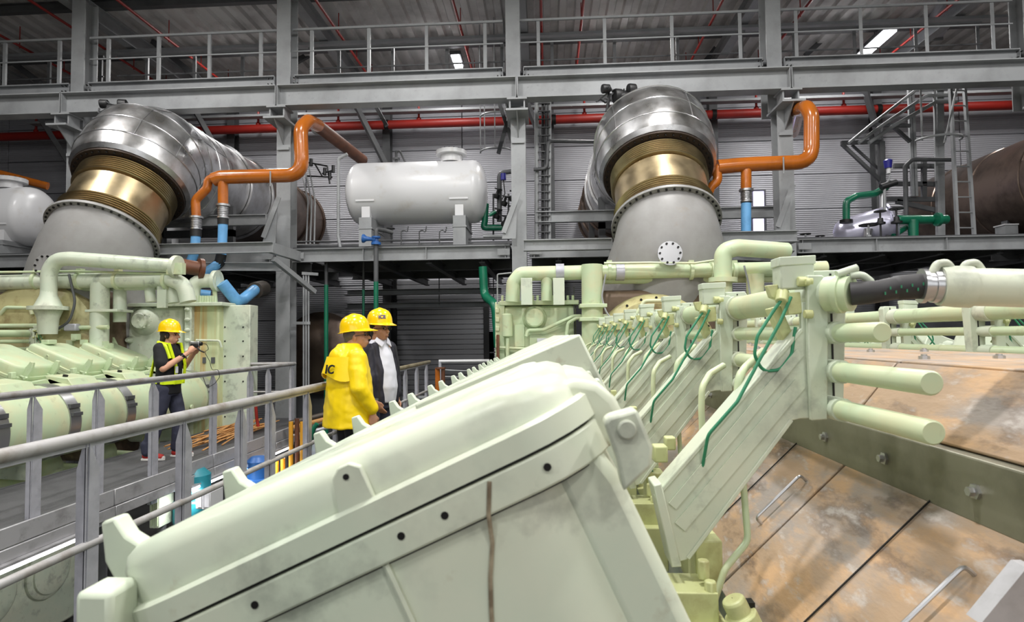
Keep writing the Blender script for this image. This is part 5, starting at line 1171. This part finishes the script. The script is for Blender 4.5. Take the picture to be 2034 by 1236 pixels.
def hairb(t, g, xf, m, long=False):
    P = [('e', g(-.03, 0, .02), (.095, .086, .075)), ('e', g(-.065, 0, -.03), (.05, .075, .06))]
    if long: P += [('e', g(-.075, 0, -.06), (.045, .07, .05)), ('e', g(-.0, .07, -.01), (.03, .016, .04)), ('e', g(-.0, -.07, -.01), (.03, .016, .04))]
    return blob('hair', P, .009, m, t, xf, 2)
def text_mesh(name, s, size, m, parent, M4, th=.001):
    c = bpy.data.curves.new(name, 'FONT'); c.body = s; c.size = size; c.extrude = th; c.align_x = 'CENTER'; c.align_y = 'CENTER'; c.offset = size * .02
    o = bpy.data.objects.new(name, c); COL.objects.link(o); dg = bpy.context.evaluated_depsgraph_get()
    me = bpy.data.meshes.new_from_object(o.evaluated_get(dg)); bpy.data.objects.remove(o)
    me.transform(Matrix.Translation(-worg(parent)) @ M4); me.materials.clear(); me.materials.append(m)
    o = bpy.data.objects.new(name, me); COL.objects.link(o); o.parent = parent; return o
def place(x, y, yaw, sc=1.0): return Matrix.Translation((x, y, 0)) @ Matrix.Rotation(yaw, 4, 'Z') @ Matrix.Scale(sc, 4)
# ---- person 1: filming, faces +x (local frame: facing +x, y to his left)
f1 = at(330, 660, 7.75)
P1 = (-5.0, 7.7)
t = thing('person', 'person in black t-shirt, lime vest straps and yellow hard hat filming by the left engine', 'person', (P1[0], P1[1], 0))
xf = place(P1[0], P1[1], R(2), 1.055)
HP, g = head((.03, 0, 1.53), (1, 0, .02))
armL = [('c', [(0, .17, 1.37), (.1, .2, 1.13), (.27, .1, 1.29)], [.05, .04, .028])]
armR = [('c', [(0, -.17, 1.37), (.09, -.24, 1.12), (.29, -.07, 1.30)], [.052, .043, .029])]
body = HP + [('c', [(.01, 0, 1.40), (.02, 0, 1.49)], [.055, .052])] + armL + armR + [('l', [((0, 0, .95), .09, .15), ((0, 0, 1.1), .09, .14), ((0, 0, 1.3), .1, .16), ((0, 0, 1.42), .07, .12)]),
    ('c', [(0, .09, .92), (.1, .1, .5), (.06, .1, .1)], [.08, .055, .04]), ('c', [(0, -.09, .92), (-.06, -.12, .5), (-.16, -.12, .1)], [.08, .055, .04])]
body += hand((.27, .1, 1.29), (.8, -.3, .75), (.5, -1, .1), (-.4, 0, 1), .7) + hand((.29, -.07, 1.30), (.6, .5, .75), (.6, .9, 0), (-.5, 0, 1), .7)
blob('body', body, .0085, SK, t, xf, 2)
face_bits(t, g, None, xf, HAIR); hairb(t, g, xf, HAIR, True); hat(t, g, xf)
blob('tshirt', [('l', [((.0, 0, .80), .135, .185), ((.01, 0, .92), .135, .18), ((.02, 0, 1.1), .135, .175), ((.01, 0, 1.28), .13, .185), ((0, 0, 1.38), .1, .17), ((0, 0, 1.43), .065, .09)]),
    ('c', [(0, .16, 1.36), (.06, .19, 1.2)], [.075, .075]), ('c', [(0, -.16, 1.36), (.055, -.215, 1.18)], [.078, .08])], .011, TEE, t, xf, 3, .012)
blob('trousers', [('l', [((0, 0, .78), .12, .165), ((0, 0, .95), .115, .16)]), ('c', [(0, .09, .86), (.1, .1, .5), (.07, .1, .13)], [.105, .08, .07]), ('c', [(0, -.09, .86), (-.05, -.12, .5), (-.15, -.12, .13)], [.11, .085, .078]), ('c', [(-.15, -.12, .19), (-.15, -.12, .12)], [.085, .082])], .011, JEAN, t, xf, 2, .014)
mb = MB()
for s in (-1, 1):
    mb.bar(V((-.06, s * .1, 1.45)), V((.09, s * .13, 1.42)), .045, .012, up=(0, 0, 1)); mb.bar(V((.09, s * .13, 1.43)), V((.165, s * .10, 1.15)), .045, .012, up=(1, 0, 0)); mb.bar(V((.165, s * .10, 1.15)), V((.155, s * .08, .93)), .045, .012, up=(1, 0, 0))
    mb.bar(V((-.06, s * .1, 1.44)), V((-.14, s * .12, 1.0)), .045, .012, up=(1, 0, 0))
mb.bar(V((.15, -.11, .95)), V((.15, .11, .95)), .012, .06); 
for s in (-1, 1): mb.bar(V((.15, s * .1, .95)), V((.06, s * .18, .95)), .012, .055); mb.bar(V((.06, s * .185, .95)), V((-.13, s * .13, .97)), .012, .055)
mb.tube([(-.05, -.12, 1.44), (.07, -.17, 1.4), (.12, -.16, 1.24)], .022, .05, 8)
mk('vest', mb, HIV, t, xf)
mb = MB().cbox((.175, -.1, 1.1), (.008, .05, .08)); mk('badge', mb, M['paper'], t, xf)
for nm, (x, y) in (('near', (-.14, -.12)), ('far', (.09, .1))):
    blob('shoe', [('c', [(x - .04, y, .055), (x + .07, y, .05), (x + .15, y, .038)], [.045, .042, .036])], .008, SHOE, t, xf, 2)
    mb = MB(); mb.prism([(x - .085, y - .035, 0), (x + .1, y - .045, 0), (x + .18, y - .03, 0), (x + .195, y, 0), (x + .18, y + .03, 0), (x + .1, y + .045, 0), (x - .085, y + .035, 0)], (0, 0, .028)); mk('sole', mb, SOLE, t, xf, bevel=.006)
    mb = MB(); 
    for q in range(4): mb.cyl((x + .04 + q * .025, y - .02, .088 - q * .008), (x + .04 + q * .025, y + .02, .088 - q * .008), .005, n=6)
    mb.ball((x + .165, y, .034), .03, (1, 1, .8)); mk('laces', mb, SOLE, t, xf)
mb = MB().cyl((.235, -.11, 1.255), (.262, -.093, 1.28), .036, n=14); mk('watch', mb, BELT, t, xf)
cc = thing('camcorder', 'small silver and black camcorder held up by the filming man', 'camera', tuple(xf @ V((.35, 0, 1.42))))
mk('camera_body', MB().box((.27, -.015, 1.385), (.4, .035, 1.445)), M['alu'], cc, xf, bevel=.008)
mk('lens', MB().cyl((.4, .01, 1.415), (.425, .01, 1.415), .024, n=16), M['black'], cc, xf); mk('hand_grip', MB().box((.3, -.035, 1.37), (.39, -.01, 1.42)), M['black'], cc, xf, bevel=.008)
mk('strap', MB().tube([(.38, -.02, 1.37), (.42, -.02, 1.33), (.47, -.02, 1.31)], .009, .02, 8), M['black'], cc, xf)
mk('cable', MB().tube([(.41, 0, 1.41), (.5, -.02, 1.42), (.52, 0, 1.34), (.46, 0, 1.32), (.53, 0, 1.2), (.56, 0, 1.08), (.64, 0, 1.1), (.66, 0, 1.0), (.6, 0, .92), (.5, 0, .86), (.45, 0, 1.0)], .0035, .05, 6), M['black'], cc, xf)
# ---- person 2: yellow raincoat seen from behind and the side, faces away to the right
P2 = (-1.86, 5.65)
t = thing('person', 'person in bright yellow raincoat and hard hat seen from behind on the walkway', 'person', (P2[0], P2[1], 0))
xf = place(P2[0], P2[1], R(38), 1.03)
HP, g = head((.05, 0, 1.52), (1, -.62, .16), 1.02)
body = HP + [('c', [(-.01, 0, 1.36), (.02, 0, 1.46)], [.068, .062]), ('l', [((-.02, 0, .95), .11, .16), ((-.02, 0, 1.2), .12, .18), ((-.02, 0, 1.38), .09, .15)]), ('c', [(-.02, .09, .9), (.0, .1, .5), (-.02, .1, .1)], [.09, .06, .045]), ('c', [(-.02, -.09, .9), (.0, -.1, .5), (-.02, -.1, .1)], [.09, .06, .045]),
    ('c', [(-.02, -.2, 1.34), (-.02, -.27, 1.06), (.1, -.25, .83)], [.055, .045, .03]), ('c', [(-.02, .2, 1.34), (.03, .26, 1.06), (.15, .18, .85)], [.055, .045, .03])]
body += hand((.10, -.25, .83), (.12, .0, -1), (.2, .9, -.1), (1, .1, 0), .3, 1.08) + hand((.15, .18, .85), (.3, -.1, -1), (.2, -.9, -.1), (1, -.1, 0), .4, 1.05)
blob('body', body, .0085, SK2, t, xf, 2); face_bits(t, g, None, xf, GHAIR, True); hairb(t, g, xf, GHAIR)
sh = hat(t, g, xf, s=1.02)
blob('raincoat', [('l', [((-.02, 0, .70), .235, .275), ((-.02, 0, .85), .225, .262), ((-.02, 0, 1.05), .205, .245), ((-.03, 0, 1.22), .19, .235), ((-.03, 0, 1.34), .155, .215), ((-.02, 0, 1.41), .11, .14), ((-.01, 0, 1.455), .085, .09)]),
    ('c', [(-.02, -.19, 1.33), (-.03, -.275, 1.06), (.09, -.25, .875)], [.088, .08, .062]), ('c', [(-.02, .19, 1.33), (.03, .27, 1.06), (.14, .2, .9)], [.088, .08, .062])], .011, RAIN, t, xf, 3, .022)
blob('hood', [('e', (-.125, 0, 1.33), (.075, .14, .09)), ('c', [(-.03, -.10, 1.40), (-.11, 0, 1.42), (-.03, .10, 1.40)], [.03, .035, .03])], .01, RAIN, t, xf, 3, .01)
mb = MB(); pts = []
for a_ in [R(q) for q in range(100, 265, 11)]: pts.append(V((-.03 + math.cos(a_) * .235, math.sin(a_) * .262, 1.155 - .035 * math.cos(3 * a_))))
top = [V((-.03 + (p.x + .03) * .80, p.y * .86, 1.335)) for p in pts]
n = len(pts); mb.add(pts + top + [p + V((.012, 0, 0)) for p in pts] + [p + V((.012, 0, 0)) for p in top], [(i, i + 1, n + i + 1, n + i) for i in range(n - 1)] + [(2 * n + i, 3 * n + i, 3 * n + i + 1, 2 * n + i + 1) for i in range(n - 1)] + [(i, 2 * n + i, 2 * n + i + 1, i + 1) for i in range(n - 1)])
mk('back_flap', mb, RAIN, t, xf)
zax = V((-.86, -.46, .22)).normalized(); xax = V((0, 0, 1)).cross(zax).normalized(); yax = zax.cross(xax)
text_mesh('lettering', 'IC', .11, M['black'], t, xf @ Matrix.Translation((-.243, -.125, 1.225)) @ Matrix((xax, yax, zax)).transposed().to_4x4(), .004)
blob('trousers', [('l', [((-.02, 0, .78), .14, .17), ((-.02, 0, .95), .13, .17)]), ('c', [(-.02, .1, .86), (.0, .1, .5), (-.02, .1, .1)], [.105, .08, .07]), ('c', [(-.02, -.1, .86), (.0, -.1, .5), (-.02, -.1, .1)], [.105, .08, .07])], .012, TRO, t, xf, 2, .01)
for y in (-.1, .1):
    blob('shoe', [('c', [(-.05, y, .05), (.08, y, .045), (.16, y, .035)], [.048, .043, .035]), ('l', [((.04, y, 0), .13, .045), ((.04, y, .03), .13, .045)])], .009, M['black'], t, xf, 2)
# ---- person 3: dark jacket, white shirt
P3 = (-1.8, 6.32)
t = thing('person', 'person in dark jacket over white striped shirt with yellow hard hat and glasses', 'person', (P3[0], P3[1], 0))
xf = place(P3[0], P3[1], R(-28), 1.035)
HP, g = head((.04, 0, 1.585), (1, -.1, .04), 1.03)
body = HP + [('c', [(.0, 0, 1.42), (.02, 0, 1.53)], [.068, .063]), ('l', [((0, 0, .95), .12, .16), ((.01, 0, 1.15), .13, .17), ((0, 0, 1.42), .1, .16)]), ('c', [(0, .09, .92), (.0, .1, .5), (-.02, .1, .1)], [.09, .06, .045]), ('c', [(0, -.09, .92), (.0, -.1, .5), (-.02, -.1, .1)], [.09, .06, .045]),
    ('c', [(-.02, -.2, 1.38), (-.06, -.26, 1.08), (.1, -.2, .9)], [.055, .045, .03]), ('c', [(-.02, .2, 1.38), (-.03, .27, 1.08), (.06, .22, .86)], [.055, .045, .03])]
body += hand((.12, -.19, .88), (.5, .35, -.8), (-.3, .9, -.1), (1, .1, .3), .4, 1.08) + hand((.06, .22, .86), (.2, 0, -1), (.1, -.9, 0), (1, 0, 0), .3, 1.05)
blob('body', body, .0085, SK2, t, xf, 2); face_bits(t, g, None, xf, GHAIR, True); hairb(t, g, xf, HAIR)
sh = hat(t, g, xf, s=1.04)
q = g(.100, .062, .112); nrm = V((.74, -.6, .3)).normalized()
zax = nrm; xax = V((0, 0, 1)).cross(zax).normalized(); yax = zax.cross(xax)
RM = Matrix((xax, yax, zax)).transposed().to_4x4(); text_mesh('lettering', 'ICE', .05, M['navy'], sh, xf @ Matrix.Translation(q) @ RM, .005)
blob('shirt', [('l', [((.03, 0, .84), .15, .175), ((.045, 0, 1.0), .165, .17), ((.035, 0, 1.15), .155, .17), ((.015, 0, 1.33), .125, .16), ((.01, 0, 1.43), .09, .12), ((.01, 0, 1.48), .07, .075)])], .011, SHIRT, t, xf, 3, .014)
mb = MB(); mb.prism([(.055, -.075, 1.5), (.1, -.02, 1.44), (.12, -.07, 1.4), (.06, -.11, 1.46)], (.008, 0, .004)); mb.prism([(.055, .075, 1.5), (.1, .02, 1.44), (.12, .07, 1.4), (.06, .11, 1.46)], (.008, 0, .004)); mk('collar', mb, SHIRT, t, xf)
mb = MB(); [mb.cyl((.205 - .1 * k / 6, 0, .95 + .08 * k), (.2 - .1 * k / 6, 0, .95 + .08 * k), .006, n=8) for k in range(6)]
blob('jacket', [('l', [((-.05, 0, .80), .15, .225), ((-.05, 0, 1.0), .15, .225), ((-.05, 0, 1.2), .145, .22), ((-.045, 0, 1.36), .12, .205), ((-.03, 0, 1.44), .09, .14)]), ('c', [(-.02, -.19, 1.38), (-.06, -.265, 1.08), (.08, -.2, .92)], [.084, .078, .06]), ('c', [(-.02, .19, 1.38), (-.03, .27, 1.08), (.05, .22, .92)], [.084, .078, .06]),
    ('c', [(.06, -.10, 1.42), (.12, -.09, 1.15), (.13, -.10, .85)], [.035, .05, .05]), ('c', [(.03, -.15, 1.36), (.07, -.18, 1.1), (.07, -.18, .85)], [.05, .07, .075]), ('c', [(.06, .12, 1.4), (.10, .15, 1.15), (.1, .16, .85)], [.03, .035, .035])], .011, JACK, t, xf, 3, .014)
blob('trousers', [('l', [((0, 0, .78), .15, .18), ((0, 0, .95), .14, .175)]), ('c', [(0, .1, .86), (.0, .1, .5), (-.02, .1, .1)], [.105, .08, .07]), ('c', [(0, -.1, .86), (.0, -.1, .5), (-.02, -.1, .1)], [.105, .08, .07])], .012, JEAN, t, xf, 2, .01)
mk('phone_case', MB().box((.12, -.19, .82), (.15, -.14, .9)), M['alu'], t, xf)
for y in (-.1, .1):
    blob('shoe', [('c', [(-.05, y, .05), (.08, y, .045), (.16, y, .035)], [.048, .043, .035]), ('l', [((.04, y, 0), .13, .045), ((.04, y, .03), .13, .045)])], .009, M['black'], t, xf, 2)
# ================================================================ one object per separate piece
SPLIT = {'pipe_collar', 'stiffener', 'fitting_block', 'saddle_pad', 'saddle', 'plinth', 'cradle', 'support', 'upright', 'cross_member', 'valve_body', 'strap',
         'flange_lobe', 'stud', 'support_leg', 'gusset_plate', 'oil_tube', 'sensor_fitting', 'arm_flange', 'clamp_bolt', 'side_flange', 'riser', 'clamp_lever', 'clamp_arm',
         'bracket_frame', 'handwheel', 'latch_bolt', 'outboard_lug', 'lower_fitting', 'pane', 'front_plate', 'sight_window', 'panel_hole', 'flange_bolt', 'post_bolt', 'screw', 'box_panel', 'glasses', 'eye', 'eyebrow', 'vest', 'collar', 'frame_rail', 'nozzle', 'bracket', 'clip_bar', 'linkage', 'seam_strip', 'gauge_line', 'manhole', 'vent_pipe', 'steel_clamp', 'bolt', 'hoop', 'laces', 'foot', 'cast_seam', 'thin_line', 'drum_bolt', 'cover_bolt', 'manhole_bolt', 'ladder_rung'}
cache = {}
def islands(me):
    n = len(me.vertices); par = list(range(n))
    def fd(a):
        while par[a] != a: par[a] = par[par[a]]; a = par[a]
        return a
    for e in me.edges:
        a, b = fd(e.vertices[0]), fd(e.vertices[1])
        if a != b: par[a] = b
    g = {}
    for p in me.polygons: g.setdefault(fd(p.vertices[0]), []).append(p)
    if len(g) < 2 or len(g) > 60: return None
    out = []
    sh = me.attributes.get('sharp_edge')
    for ps in g.values():
        mp = {}; vs = []; fs = []
        for p in ps:
            f = []
            for vi in p.vertices:
                if vi not in mp: mp[vi] = len(vs); vs.append(me.vertices[vi].co.copy())
                f.append(mp[vi])
            fs.append(f)
        m2 = bpy.data.meshes.new(me.name); m2.from_pydata(vs, [], fs)
        for p in m2.polygons: p.use_smooth = True
        m2.set_sharp_from_angle(angle=R(38))
        for mm in me.materials: m2.materials.append(mm)
        out.append(m2)
    return out
for o in list(bpy.data.objects):
    if o.type != 'MESH' or o.get('kind') or not o.parent: continue
    if o.name.split('.')[0] not in SPLIT or o.children: continue
    if o.data.name not in cache: cache[o.data.name] = islands(o.data)
    L = cache[o.data.name]
    if not L: continue
    for m2 in L[1:]:
        c = o.copy(); c.data = m2; COL.objects.link(c)
    o.data = L[0]
